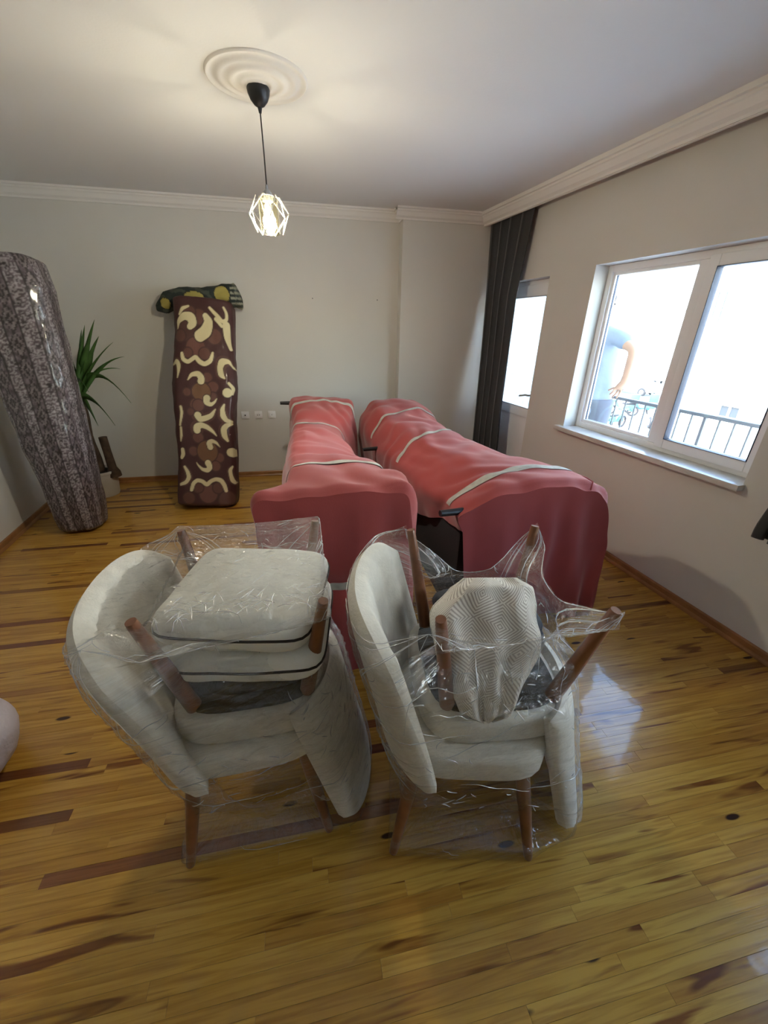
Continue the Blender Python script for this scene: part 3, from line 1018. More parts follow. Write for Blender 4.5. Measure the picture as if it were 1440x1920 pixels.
# ------------------------------------------------------------------ armchairs
_sup = {}
def sup(a, n):
    """point on a unit superellipse, evenly spaced along its outline"""
    if n not in _sup:
        t = np.linspace(0, 2 * PI, 4001)
        x = np.sign(np.cos(t)) * np.abs(np.cos(t)) ** (2 / n)
        y_ = np.sign(np.sin(t)) * np.abs(np.sin(t)) ** (2 / n)
        s_ = np.concatenate([[0], np.cumsum(np.hypot(np.diff(x), np.diff(y_)))])
        _sup[n] = (s_ / s_[-1], x, y_)
    s_, x, y_ = _sup[n]
    f = (a / (2 * PI)) % 1.0
    return float(np.interp(f, s_, x)), float(np.interp(f, s_, y_))

def slab(mb, cx, cy, z0, z1, hx, hy, n=4.5, edge=0.02, rot=0.0, crown=0.0, seg=48, wob=0.0, seed=0):
    """rounded pad with a superelliptic outline"""
    rings = []
    prof = []
    for k in range(7):
        a = (k / 6) * PI / 2
        prof.append((edge * (1 - math.sin(a)), z0 + edge * (1 - math.cos(a))))
    h = [(edge * (1 - math.sin(k / 6 * PI / 2)), z0 + edge * (1 - math.cos(k / 6 * PI / 2))) for k in range(7)]
    prof = [(edge - edge * math.sin(k / 6 * PI / 2), z0 + edge - edge * math.cos(k / 6 * PI / 2)) for k in range(7)]
    prof += [(edge - edge * math.cos(k / 6 * PI / 2), z1 - edge + edge * math.sin(k / 6 * PI / 2)) for k in range(7)]
    prof += [(edge + (min(hx, hy) - edge) * t, z1 + crown * (1 - (1 - t) ** 2)) for t in (0.15, .35, .6, .85, .999)]
    pre = [(edge + (min(hx, hy) - edge) * t, z0) for t in (.999, .6, .3)]
    vs = []
    cr, sr = math.cos(rot), math.sin(rot)
    for ins, z in pre + prof:
        for k in range(seg):
            sx, sy = sup(2 * PI * k / seg, n)
            x, y = sx * max(.0005, hx - ins * hx / min(hx, hy)), sy * max(.0005, hy - ins * hy / min(hx, hy))
            dz = wob * nz(x * 9 + seed, y * 9, z * 6, 1.0)
            vs.append((cx + x * cr - y * sr, cy + x * sr + y * cr, z + dz))
    fs = []
    R = len(pre + prof)
    for i in range(R - 1):
        for k in range(seg):
            a, b = i * seg + k, i * seg + (k + 1) % seg
            fs.append((a, b, b + seg, a + seg))
    fs += [tuple(range(seg - 1, -1, -1)), tuple((R - 1) * seg + k for k in range(seg))]
    mb.add(vs, fs)
    return mb

SEAT_Z = 0.49
def back_shell():
    def P(u, v):
        w = .262 + .035 * v
        A = 1.12
        y = w * math.sin(u * A) / math.sin(A)
        zt = 1 - 0.17 * abs(u) ** 4
        x = -.235 - .120 * v ** 1.15 + (.135 - .02 * v) * (1 - math.cos(u * A)) / (1 - math.cos(A))
        return Vector((x, y, .375 + .585 * v * zt))
    def th(u, v):
        m = max(abs(u) ** 7 * 1.0, abs(2 * v - 1) ** 9)
        return .036 * math.sqrt(max(0.0, 1 - min(1.0, m)))
    def surf(sgn):
        def f(a, b):
            u, v = 2 * a - 1, b
            # gather samples towards the rims so they come out round
            u = math.copysign(1 - (1 - abs(u)) ** 1.35, u)
            e = 1e-3
            du = P(min(1, u + e), v) - P(max(-1, u - e), v)
            dv = P(u, min(1, v + e)) - P(u, max(0, v - e))
            n = du.cross(dv).normalized()
            if n.x < 0: n = -n
            t = th(u, v)
            if sgn > 0: t += 0.006 * abs(math.sin(u * 8.5)) * min(1, t / .03)
            return P(u, v) + n * t * sgn
        return f
    mb = MB()
    mb.grid(surf(1), 61, 34)
    mb.grid(surf(-1), 61, 34)
    return mb

def armchair(loc, rz, inverted, label):
    root = thing('armchair', loc, label, 'armchair', 'armchairs stacked in pairs under film')
    root.rotation_euler = (0, PI if inverted else 0, rz)
    part('seat', slab(MB(), .015, 0, .385, SEAT_Z, .235, .240, 4.2, .028), M['chairfab'], root, True, local=True)
    part('underside', slab(MB(), .015, 0, .370, .388, .205, .21, 4, .006), M['darkcloth'], root, True, local=True)
    part('backrest', back_shell(), M['chairfab'], root, True, local=True)
    for sx in (-1, 1):
        for sy in (-1, 1):
            top = Vector((.01 + sx * .165, sy * .172, .378))
            tip = Vector((.01 + sx * .228, sy * .238, 0.0))
            lg = MB().tube([top, lerp(top, tip, .3), lerp(top, tip, .97), tip], [.0235, .0225, .0150, .0135], 16)
            part('leg', lg, M['legwood'], root, True if False else 'auto', local=True)
    return root

def world_verts(root):
    T = Matrix.Translation(root.location) @ root.rotation_euler.to_matrix().to_4x4()
    return [T @ v.co for c in root.children for v in c.data.vertices]

def cushion(cx, cy, z0, z1, rot, label):
    t = thing('seat_cushion', (cx, cy, z0), label, 'cushion', 'cream cushions on the upturned chair')
    body = slab(MB(), cx, cy, z0, z1, .220, .210, 7, (z1 - z0) * .40, rot, .016, 72, .010, cx * 40 + z0 * 9)
    part('cushion_cover', body, M['cushfab'], t, True)
    pts = []
    for k in range(73):
        sx, sy = sup(2 * PI * k / 72, 7)
        x, y = sx * .2208, sy * .2108
        pts.append((cx + x * math.cos(rot) - y * math.sin(rot), cy + x * math.sin(rot) + y * math.cos(rot), lerp(z0, z1, .52) + .006 * nz(x * 9, y * 9, z0, 1)))
    part('zip_seam', MB().tube(pts, .0042, 6), M['piping'], t, True)
    return t

def hull2(p):
    p = sorted(set(map(tuple, p)))
    def half(it):
        h = []
        for q in it:
            while len(h) > 1 and (h[-1][0] - h[-2][0]) * (q[1] - h[-2][1]) - (h[-1][1] - h[-2][1]) * (q[0] - h[-2][0]) <= 0: h.pop()
            h.append(q)
        return h
    a, b = half(p), half(p[::-1])
    return a[:-1] + b[:-1]

def film(verts, c, tips, ztip, sags, zbot, label, cap_z=None, seed=0):
    """stretch film: at every height the tight ring round what stands inside it"""
    V = np.array([tuple(v) for v in verts])
    NT, NZ = 220, 84
    FT, FZ = 400, 280
    def crease(t, z, x=None):
        q = Vector((math.cos(t) * 1.9, math.sin(t) * 1.9, z * 17 + seed))
        n_ = noise.noise(q)
        q2 = Vector((math.cos(t) * 4.5 + z * 5, math.sin(t) * 4.5 - z * 4, z * 9 + seed + 9))
        m_ = noise.noise(q2)
        k_ = max(0.0, noise.noise(Vector((math.cos(t) * 1.5, math.sin(t) * 1.5, z * 4 + seed + 30))) + .45)
        return .0075 * k_ * math.exp(-(n_ / .085) ** 2) + .006 * k_ * math.exp(-(m_ / .07) ** 2)
    zl = np.linspace(0.0, 1.02, 52)
    th = np.linspace(0, 2 * PI, NT, endpoint=False)
    R = np.zeros((len(zl), NT))
    for i, z in enumerate(zl):
        m = np.abs(V[:, 2] - z) < 0.055
        P = V[m][:, :2] - np.array(c)
        h = np.array(hull2(P.round(4).tolist()))
        a, b = h, np.roll(h, -1, 0)
        for k, t in enumerate(th):
            d = np.array([math.cos(t), math.sin(t)])
            e = b - a
            den = d[0] * e[:, 1] - d[1] * e[:, 0]
            with np.errstate(divide='ignore', invalid='ignore'):
                r = (a[:, 0] * e[:, 1] - a[:, 1] * e[:, 0]) / den
                q = (a[:, 0] * d[1] - a[:, 1] * d[0]) / den
            ok = (np.abs(den) > 1e-9) & (r > 0) & (q >= -1e-6) & (q <= 1 + 1e-6)
            R[i, k] = r[ok].max() if ok.any() else 0.2
    # film cannot dip sharply between heights
    for _ in range(3):
        S = R.copy()
        S[1:-1] = np.maximum(R[1:-1], 0.5 * (R[:-2] + R[2:]))
        R = S
    ang = [math.atan2(p[1] - c[1], p[0] - c[0]) % (2 * PI) for p in tips]
    order = sorted(range(len(tips)), key=lambda k: ang[k])
    A = [ang[k] for k in order]
    Zt = [ztip[k] for k in order]
    def topz(t):
        t %= 2 * PI
        for i in range(len(A)):
            a, b = A[i], A[(i + 1) % len(A)]
            if b < a: b += 2 * PI
            tt = t if t >= a else t + 2 * PI
            if a <= tt <= b:
                k = (tt - a) / (b - a)
                z = lerp(Zt[i], Zt[(i + 1) % len(A)], k)
                return z - sags[order[i]] * (4 * k * (1 - k)) ** 0.75
        return min(Zt)
    def rad(t, z):
        k = (t / (2 * PI) * NT) % NT
        i = int(k); f = k - i
        j = np.clip(z / 1.02 * (len(zl) - 1), 0, len(zl) - 1.001)
        jj = int(j); g = j - jj
        r0 = R[jj, i % NT] * (1 - f) + R[jj, (i + 1) % NT] * f
        r1 = R[jj + 1, i % NT] * (1 - f) + R[jj + 1, (i + 1) % NT] * f
        return r0 * (1 - g) + r1 * g
    mb = MB()
    uv = []
    def put(t, z, r, s):
        mb.v.append((c[0] + r * math.cos(t), c[1] + r * math.sin(t), z))
        uv.append((t / (2 * PI) * 2.2 + seed, s))
    for j in range(FZ):
        v = j / (FZ - 1)
        for i in range(FT + 1):
            t = 2 * PI * i / FT
            z = lerp(zbot + .02 * nz(math.cos(t) * 2, math.sin(t) * 2, seed, 1), topz(t), v)
            r = rad(t, z) + .003 + crease(t, z)
            put(t, z, r, z)
    W = FT + 1
    for j in range(FZ - 1):
        for i in range(FT):
            a = j * W + i
            mb.f.append((a, a + 1, a + 1 + W, a + W))
    if cap_z is not None:
        base = (FZ - 1) * W
        prev = base
        K = 70
        for k in range(1, K):
            f = k / K
            st = len(mb.v)
            for i in range(W):
                p = mb.v[base + i]
                x, y = lerp(p[0], c[0], f), lerp(p[1], c[1], f)
                zc = cap_z(x, y)
                n_ = noise.noise(Vector((x * 11 + seed, y * 11, 2)))
                m_ = noise.noise(Vector((x * 24, y * 16 + seed, 7)))
                z = max(zc, lerp(p[2], zc, smooth01(f * 2.6))) + min(1, f * 8) * (.008 * math.exp(-(n_ / .08) ** 2) + .005 * math.exp(-(m_ / .1) ** 2))
                mb.v.append((x, y, z))
                uv.append((x * 1.6 + seed, y * 1.6 + 3))
            for i in range(FT):
                a, b = prev + i, st + i
                mb.f.append((a, a + 1, b + 1, b))
            prev = st
    # folds of film bunched into thin strands, coloured white in place of glints
    n_sheet = len(mb.f)
    rr = random.Random(int(seed * 10) + 3)
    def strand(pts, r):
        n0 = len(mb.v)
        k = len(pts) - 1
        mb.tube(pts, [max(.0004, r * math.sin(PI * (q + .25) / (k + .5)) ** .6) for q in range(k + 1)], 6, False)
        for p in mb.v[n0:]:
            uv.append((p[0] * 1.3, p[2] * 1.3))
    def onwall(t, z):
        z = max(zbot + .02, min(topz(t) - .004, z))
        r = rad(t, z) + .005
        return (c[0] + r * math.cos(t), c[1] + r * math.sin(t), z)
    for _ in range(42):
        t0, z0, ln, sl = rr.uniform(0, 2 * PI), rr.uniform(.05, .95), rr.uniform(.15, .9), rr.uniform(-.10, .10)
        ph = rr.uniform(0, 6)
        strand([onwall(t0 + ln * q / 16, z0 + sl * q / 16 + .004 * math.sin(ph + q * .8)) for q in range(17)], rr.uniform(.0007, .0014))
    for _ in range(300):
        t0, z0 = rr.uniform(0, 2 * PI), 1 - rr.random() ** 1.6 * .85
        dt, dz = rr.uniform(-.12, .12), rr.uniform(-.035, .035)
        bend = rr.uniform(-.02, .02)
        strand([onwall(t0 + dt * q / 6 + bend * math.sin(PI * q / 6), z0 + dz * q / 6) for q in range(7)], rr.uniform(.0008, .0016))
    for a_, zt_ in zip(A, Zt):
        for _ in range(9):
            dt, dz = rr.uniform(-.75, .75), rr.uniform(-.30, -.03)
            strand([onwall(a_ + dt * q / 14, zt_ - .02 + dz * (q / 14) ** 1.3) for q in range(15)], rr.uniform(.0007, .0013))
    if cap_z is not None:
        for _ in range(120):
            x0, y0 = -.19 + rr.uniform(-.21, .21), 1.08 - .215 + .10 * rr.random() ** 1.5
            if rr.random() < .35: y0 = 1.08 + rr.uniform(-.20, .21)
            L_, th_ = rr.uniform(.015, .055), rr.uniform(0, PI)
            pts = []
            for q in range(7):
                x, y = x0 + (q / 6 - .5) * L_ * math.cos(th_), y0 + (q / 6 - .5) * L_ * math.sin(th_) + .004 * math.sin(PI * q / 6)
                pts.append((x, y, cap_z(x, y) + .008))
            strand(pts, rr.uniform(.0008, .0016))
    mb.uv = uv
    o = solo('stretch_film', mb, M['film'], True)
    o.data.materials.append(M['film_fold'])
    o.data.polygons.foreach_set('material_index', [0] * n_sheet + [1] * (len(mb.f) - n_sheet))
    return tag(o, label, 'plastic film', 'stretch film round the chair pairs')

# --- pair with the two cushions
rz = math.radians
a1 = armchair((-.250, 1.06, 0), rz(2), False, 'cream armchair standing upright under an upturned one, cushions piled over it')
b1 = armchair((-.195, 1.095, .972), rz(0), True, 'cream armchair turned upside down, two cream cushions between its raised legs')
bundle = slab(slab(MB(), -.19, 1.09, .603, .648, .165, .165, 5, .02, .05, 0, 40, .006), -.185, 1.095, .646, .694, .155, .16, 5, .02, -.1, 0, 40, .006, 3)
u1 = tag(solo('folded_cloth', bundle, M['darkcloth'], True), 'black folded cloth lying under the two cream cushions', 'cloth')
c1 = cushion(-.175, 1.075, .692, .805, rz(-9), 'cream square cushion with dark seam, lower one of the pile')
c2 = cushion(-.190, 1.080, .803, .920, rz(-13), 'cream square cushion with dark seam, topmost of the pile')
V1 = world_verts(a1) + world_verts(b1)
tips1 = [(-.205 + sx * .228, 1.095 + sy * .238) for sx, sy in ((1, 1), (-1, 1), (-1, -1), (1, -1))]
def cap1(x, y):
    return 0.945 if max(abs(x + .19), abs(y - 1.08)) < .225 else .925
# sags: after each tip, counterclockwise: far side, left side, near side, right side
film(V1, (-.2, 1.08), tips1, [.985] * 4, [.012, .10, .075, .05], .012,
     'clear stretch film wrapped round the armchair pair with two cushions', cap1, 0.3)

# --- pair with the throw
a2 = armchair((.470, .905, 0), rz(-13), False, 'cream armchair standing upright under an upturned one, patterned throw over it')
b2 = armchair((.562, .945, .972), rz(-6), True, 'cream armchair turned upside down, patterned throw stuffed between its raised legs')
fb = MB()
for k, (z0, z1, dx, rr) in enumerate(((.603, .664, 0, .05), (.662, .720, .012, -.06), (.718, .770, -.008, .08))):
    slab(fb, .575 + dx, 1.00, z0, z1, .165, .135, 5, .024, rr - .1, 0, 40, .008, k * 7)
u2 = tag(solo('folded_cloth', fb, M['greycloth'], True), 'dark grey folded cloth stacked behind the patterned throw', 'cloth')
# the bunched throw
tb = MB()
TU, TV = 84, 60
ax0, ax1 = Vector((.455, .715, .598)), Vector((.515, .945, .925))
axd = (ax1 - ax0)
side_ = Vector((.985, -.17, 0)).normalized()
nrm_ = side_.cross(axd).normalized()
uvs = []
tv = []
for j in range(TV):
    v = j / (TV - 1)
    w = interp(v, [0, .04, .15, .35, .6, .8, .93, 1], [.02, .070, .098, .125, .158, .165, .150, .105])
    d = interp(v, [0, .05, .2, .5, .75, .93, 1], [.015, .040, .065, .085, .09, .075, .03])
    for i in range(TU):
        a = 2 * PI * i / TU
        sx, sy = sup(a, 3.2)
        w_ = w * (1 + .16 * nz(v * 3.2, 4 if sx > 0 else 9, 1, 1.0)) * (1 - (.42 if sx < 0 else .10) * smooth01((v - .72) * 3.4))
        q = ax0 + axd * (v * 1.0)
        p = q + side_ * (w_ * sx) + nrm_ * (d * sy)
        cr = 0.0
        # gathers that run up from the pinched bottom
        g = max(0, 1 - v * 1.15)
        cr += .020 * g * math.sin(sx * 9 + 3 * v) + .022 * nz(sx * 2.2, v * 3.4, sy * 2, 1.0) + .008 * nz(sx * 6, v * 9, sy * 4, 1.0)
        cr -= .028 * math.exp(-((sx - .25 - .1 * v) / .16) ** 2) * smooth01((.72 - v) * 3) * (1 if sy < 0 else .2)
        p = p + nrm_ * (cr * (1 if sy > 0 else -1))
        tv.append(p)
        arc = (i / TU) if i <= TU / 2 else 1 - i / TU
        uvs.append((a / (2 * PI) * .78 + .06 * v, v * .44 + .02 * math.sin(sx * 4)))
tb.v = [tuple(p) for p in tv]
for j in range(TV - 1):
    for i in range(TU):
        a, b = j * TU + i, j * TU + (i + 1) % TU
        tb.f.append((a, b, b + TU, a + TU))
tb.f += [tuple(range(TU - 1, -1, -1)), tuple((TV - 1) * TU + k for k in range(TU))]
tb.uv = uvs
u3 = tag(solo('throw_blanket', tb, M['throw'], True), 'beige throw with woven diamond pattern bunched between upturned chair legs', 'blanket')
V2 = world_verts(a2) + world_verts(b2)
cr_, sr_ = math.cos(rz(-6)), math.sin(rz(-6))
tips2 = [(.552 + sx * .228 * cr_ - sy * .238 * sr_, .945 + sx * .228 * sr_ + sy * .238 * cr_) for sx, sy in ((1, 1), (-1, 1), (-1, -1), (1, -1))]
film(V2, (.53, .93), tips2, [.985] * 4, [.17, .06, .05, .12], .012,
     'clear stretch film wrapped round the armchair pair with the patterned throw', None, 7.7)

# ------------------------------------------------------------------ rolls leaning in the corner
def strokes_mask(P, strokes, grow=1.0, soft=9.0):
    """coverage 0..1 of tapered brush strokes at the points P"""
    m = np.full(len(P), -1e3)
    for st in strokes:
        st = np.array(st, float)
        if len(st) == 1: st = np.concatenate([st, st + [[.1, 0, 0]]])
        k = np.linspace(0, len(st) - 1, (len(st) - 1) * 9 + 1)
        q = np.stack([np.interp(k, np.arange(len(st)), st[:, i]) for i in range(3)], 1)
        for _ in range(6):
            q[1:-1] = (q[:-2] + q[1:-1] + q[2:]) / 3
        for x, y, r in q:
            m = np.maximum(m, r * grow - np.hypot(P[:, 0] - x, P[:, 1] - y))
    return np.clip(m / soft + .5, 0, 1)[:, None]
S4 = 1680
def sh(l): return [(x, y + S4, r) for x, y, r in l]
CREAM = [[(540, 480, 14), (450, 520, 24), (405, 600, 14)], [(350, 800, 6), (380, 700, 25), (480, 620, 45), (580, 630, 60), (610, 720, 50), (565, 770, 38)],
         [(800, 600, 35), (850, 680, 55), (800, 820, 75), (710, 890, 70)], [(870, 480, 18), (960, 560, 25), (1060, 660, 25), (1130, 620, 20), (1130, 520, 18), (1090, 450, 15)],
         [(960, 630, 25), (1050, 720, 20)], [(1120, 700, 50), (1130, 850, 45), (1190, 1030, 20)],
         [(430, 1150, 16), (450, 1240, 25), (520, 1275, 25), (600, 1220, 25), (640, 1190, 25), (700, 1260, 30), (780, 1295, 28), (870, 1240, 28), (905, 1120, 15)],
         [(290, 1310, 12), (350, 1260, 28), (380, 1320, 28), (370, 1500, 8)], [(1220, 1310, 8), (1150, 1220, 25), (1050, 1230, 45), (1010, 1320, 35), (1020, 1430, 35), (1070, 1480, 10)],
         [(535, 1530, 8), (580, 1450, 25), (680, 1430, 35), (730, 1490, 40), (725, 1540, 42)], [(1130, 1550, 20), (1190, 1610, 22), (1185, 1700, 14)], [(1110, 1690, 58)],
         [(810, 1790, 45), (800, 1850, 35), (870, 1885, 25), (930, 1840, 14), (960, 1790, 6)], sh([(410, 250, 15), (420, 340, 20), (390, 520, 15)]),
         sh([(665, 370, 45), (690, 430, 35), (780, 410, 35), (870, 370, 30), (935, 270, 8)]), sh([(640, 590, 45), (640, 540, 45), (710, 510, 35), (800, 540, 30), (880, 600, 20), (940, 670, 5)]),
         sh([(1070, 190, 10), (1040, 270, 30), (1050, 360, 40), (1100, 430, 30), (1185, 440, 15)]), sh([(1185, 475, 15), (1100, 500, 30), (1050, 560, 38), (1060, 660, 38), (1110, 735, 15)]),
         sh([(400, 560, 15), (405, 670, 18), (380, 760, 8)]), sh([(830, 840, 38), (810, 780, 35), (860, 745, 25), (930, 770, 18), (985, 835, 4)]), sh([(1150, 915, 55), (1180, 915, 60)]),
         sh([(385, 890, 25), (390, 960, 28), (360, 1010, 20)]), sh([(780, 1085, 40), (810, 1150, 35), (770, 1200, 30), (690, 1185, 20), (620, 1120, 10), (595, 1080, 4)]),
         sh([(400, 1150, 15), (450, 1230, 25), (475, 1310, 30), (430, 1390, 25), (345, 1420, 18)]), sh([(1160, 1135, 14), (1120, 1190, 25), (1135, 1280, 25), (1160, 1350, 30), (1200, 1385, 20)]),
         sh([(520, 1500, 22), (540, 1400, 25), (600, 1350, 25), (680, 1365, 25), (750, 1425, 28), (820, 1360, 25), (900, 1330, 25), (980, 1350, 30), (1030, 1420, 28), (1055, 1510, 22)])]
PETAL = [(480, 800, 160, .55), (400, 900, 90, .7), (640, 1060, 140, 1.0), (520, 1140, 75, .85), (780, 1140, 90, .85), (930, 880, 110, .9), (700, 620, 110, .8), (560, 560, 90, .8),
         (820, 1480, 75, .9), (900, 1620, 85, 1.0), (520, 1710, 65, .9), (650, 1890, 95, .9), (900, 1760, 70, .75), (730, 1700, 135, 1.25),
         (680, 1900, 90, .9), (560, 2000, 60, .7), (650, 2380, 85, .9), (560, 2590, 75, .9), (970, 2680, 75, .9), (900, 2810, 80, .95), (780, 2590, 155, 1.25),
         (780, 3240, 140, 1.0), (480, 3310, 95, .8), (1080, 3330, 130, .7), (620, 3150, 80, .75), (930, 3150, 85, .75)]
HALO = [CREAM[i] for i in (7, 8, 16, 17, 18, 13, 23, 24, 0, 14, 15)]

def soft_slab(name, p0, p1, hw, ht, up_noise, NU=270, NV=420, sq=4.0, wfun=None):
    """soft upright bundle; returns mesh builder and (a, v) surface coordinates"""
    p0, p1 = Vector(p0), Vector(p1)
    ax = (p1 - p0)
    L = ax.length
    ax.normalize()
    sd = Vector((1, 0, 0))
    sd = (sd - ax * sd.dot(ax)).normalized()
    nr = ax.cross(sd)                       # points away from the room's middle or towards it
    if nr.y > 0: nr = -nr
    mb = MB()
    co = []
    for j in range(NV):
        v = j / (NV - 1)
        e = 0.035
        cap = min(1.0, math.sqrt(max(0.0, 1 - max(0, 1 - v * L / e) ** 2)), math.sqrt(max(0.0, 1 - max(0, 1 - (1 - v) * L / e) ** 2)))
        cap = 0.75 + 0.25 * cap
        for i in range(NU):
            a = 2 * PI * i / NU
            sx, sy = sup(a, sq)
            w, t, shift = wfun(v) if wfun else (hw, ht, 0)
            n1 = up_noise * nz(sx * 1.5, sy * 1.5, v * 7, 1.0) + up_noise * .5 * nz(sx * 4, sy * 4, v * 16, 1.0)
            p = p0 + ax * (v * L) + sd * (sx * (w + n1) * cap + shift) + nr * (-sy * (t + n1) * cap)
            mb.v.append(tuple(p))
            co.append((sx, -sy, v))
    for j in range(NV - 1):
        for i in range(NU):
            a, b = j * NU + i, j * NU + (i + 1) % NU
            mb.f.append((a, b, b + NU, a + NU))
    mb.f += [tuple(range(NU - 1, -1, -1)), tuple((NV - 1) * NU + k for k in range(NU))]
    return mb, np.array(co)

def brown_w(v):
    w = interp(v, [0, .05, .3, .45, .6, .75, .9, 1], [.265, .272, .262, .268, .285, .262, .262, .258])
    return w, .135, 0.008 * math.sin(v * 9)
mb, co = soft_slab('b', (-.945, 3.855, 0.0), (-.812, 4.445, 1.80), .27, .13, .012, wfun=brown_w)
roll = thing('wrapped_roll', (-.945, 3.855, 0), 'tall roll wrapped in a brown blanket with cream scrolls, leaning on the back wall', 'carpet roll')
o = part('blanket', mb, M['brownprint'], roll, True)
front = co[:, 1] > 0
ang = co[:, 0]
# arc length across the front, folded round the sides
X = (383 + 60 * np.where(front, ang, np.sign(ang) * (2.35 - np.abs(ang))) - 290) * 8
Y = (570 + 390 * (1 - co[:, 2]) - 530) * 8
P2 = np.stack([X, Y], 1)
cols = np.tile([.050, .0125, .011], (len(P2), 1))
mid = np.array([.135, .052, .038])
def mixc(cols, k, colr): return cols * (1 - k) + np.array(colr) * k
cols = mixc(cols, strokes_mask(P2, HALO, 2.2), mid * .62)
for x, y_, r, tone in PETAL:
    r *= 1.15
    d = np.hypot(P2[:, 0] - x, P2[:, 1] - y_)
    cols = mixc(cols, np.clip((r - d) / 9 + .5, 0, 1)[:, None], mid * .42)
    cols = mixc(cols, np.clip((r - 18 - d) / 9 + .5, 0, 1)[:, None], mid * tone if tone < 1.2 else [.15, .070, .030])
cols = mixc(cols, strokes_mask(P2, CREAM, 1.45), mid * .30)
cols = mixc(cols, strokes_mask(P2, CREAM, 1.19), [.60, .52, .30])
paint(o, cols)
# the cloth showing at its top
def topcloth(u, v):
    a = 2 * PI * u
    x = lerp(-1.255, -.478, v)
    e = min(1, (v / .10)) ** .5 * min(1, ((1 - v) / .06)) ** .5
    zc = interp(v, [0, .12, .3, .55, .78, .92, 1], [1.745, 1.79, 1.835, 1.835, 1.865, 1.865, 1.80])
    hz = interp(v, [0, .12, .3, .7, .92, 1], [.05, .09, .085, .085, .10, .085]) * (.35 + .65 * e)
    hy = .075 * (.3 + .7 * e)
    sx, sy = sup(a, 2.6)
    q = .014 * nz(v * 9, math.cos(a) * 2, math.sin(a) * 2, 1.0)
    return (x, 4.535 + (hy + q) * sx, zc + (hz + q) * sy)
tc_ = MB().grid(topcloth, 60, 110, True)
o = part('top_cloth', tc_, M['greenprint'], roll, True)
tag(o, 'dark green and yellow patterned cloth')
V = np.array(tc_.v)
vx = (V[:, 0] - V[:, 0].min()) / (V[:, 0].max() - V[:, 0].min())
zz = (V[:, 2] - V[:, 2].min()) / (V[:, 2].max() - V[:, 2].min())
cols = np.tile([.018, .028, .026], (len(V), 1))
nzv = np.array([nz(a * 9, b * 5, 2, 1.0) for a, b in zip(vx, zz)])
cols[nzv > .22] = [.055, .065, .05]
for cx, cz, rx, rzz in ((.13, .30, .055, .16), (.46, .52, .11, .17), (.78, .62, .085, .26), (.30, .42, .04, .10), (.62, .30, .06, .12)):
    d = np.hypot((vx - cx) / rx, (zz - cz) / rzz)
    cols[d < 1.18] = [.012, .016, .014]
    cols[d < 1.0] = [.36, .30, .075]
chk = (vx > .88) & (np.sin(zz * 40) > .35)
cols[chk] = [.30, .30, .22]
paint(o, cols)

# purple roll near the side wall
def pur_w(v):
    return interp(v, [0, .08, .5, .9, 1], [.155, .175, .235, .285, .25]), interp(v, [0, .1, 1], [.15, .165, .19]), interp(v, [0, .5, 1], [0, -.015, -.03])
mb, co = soft_slab('p', (-1.900, 3.555, 0.0), (-1.985, 3.755, 2.02), .25, .16, .014, 170, 360, 3.0, pur_w)
proll = thing('wrapped_roll', (-1.9, 3.555, 0), 'tall roll wrapped in purple grey patterned cloth under clear film by the yucca', 'carpet roll')
o = part('cloth_wrap', mb, M['purpleprint'], proll, True)
ang = np.arctan2(co[:, 1], co[:, 0])
uu = ang * .30
vv = co[:, 2] * 2.03
per, hgt = .205, .165
ci = np.floor(uu / per + .5)
au = uu - ci * per
bv = (vv + ci * .06) % hgt - hgt / 2
n1 = np.array([nz(a * 26, b * 26, 1.0, 1.0) for a, b in zip(uu, vv)])
n2 = np.array([nz(a * 70, b * 70, 5.0, 1.0) for a, b in zip(uu, vv)])
dd = np.abs(au) / .048 + np.abs(bv) / (hgt * .52) + n1 * .12
base = np.array([.125, .098, .110])
cols = base[None] * (1 + 0.7 * n1[:, None])
cols = np.where((dd < 1.15)[:, None], [.035, .026, .030], cols)
cols = np.where((dd < .92)[:, None], [.175, .145, .152], cols)
cols = np.where((dd < .50)[:, None], [.028, .020, .024], cols)
cols = np.where((dd < .22)[:, None], [.15, .125, .13], cols)
lace = (np.abs(np.abs(au) - .085) < .030) & (n2 > .02)
cols = np.where(lace[:, None], np.array([.27, .245, .255]), cols)
edge_ = np.abs(np.abs(au) - .052) < .005
cols = np.where(edge_[:, None], [.030, .022, .026], cols)
cols = np.clip(cols * .85 * (1 + .5 * n2[:, None] + .5 * n1[:, None]), .004, 1)
paint(o, cols)

# ------------------------------------------------------------------ yucca
yc = thing('potted_yucca', (-2.04, 4.33, 0), 'green yucca in a beige pot standing behind the purple roll', 'plant')
part('pot', MB().lathe([(.0005, 0), (.125, 0), (.130, .01), (.155, .235), (.165, .240), (.167, .262), (.152, .264), (.148, .235), (.0005, .232)], (-2.04, 4.33, 0), 40), M['pot'], yc)
part('soil', MB().lathe([(.149, .236), (.12, .246), (.05, .252), (.0005, .254)], (-2.04, 4.33, 0), 32), M['soil'], yc, True)
tk = MB().tube([(-2.03 + .01 * math.sin(k), 4.33, .22 + .78 * k / 10) for k in range(11)], [.042, .040, .038, .037, .037, .036, .036, .036, .036, .037, .034], 14)
part('trunk', tk, M['trunk'], yc, True)
part('trunk', MB().tube([(-1.895, 4.30, .20), (-1.895, 4.30, .245), (-1.90, 4.30, .29), (-1.905, 4.30, .45), (-1.91, 4.30, .60)], [.062, .058, .040, .036, .037], 14), M['trunk'], yc, 'auto')
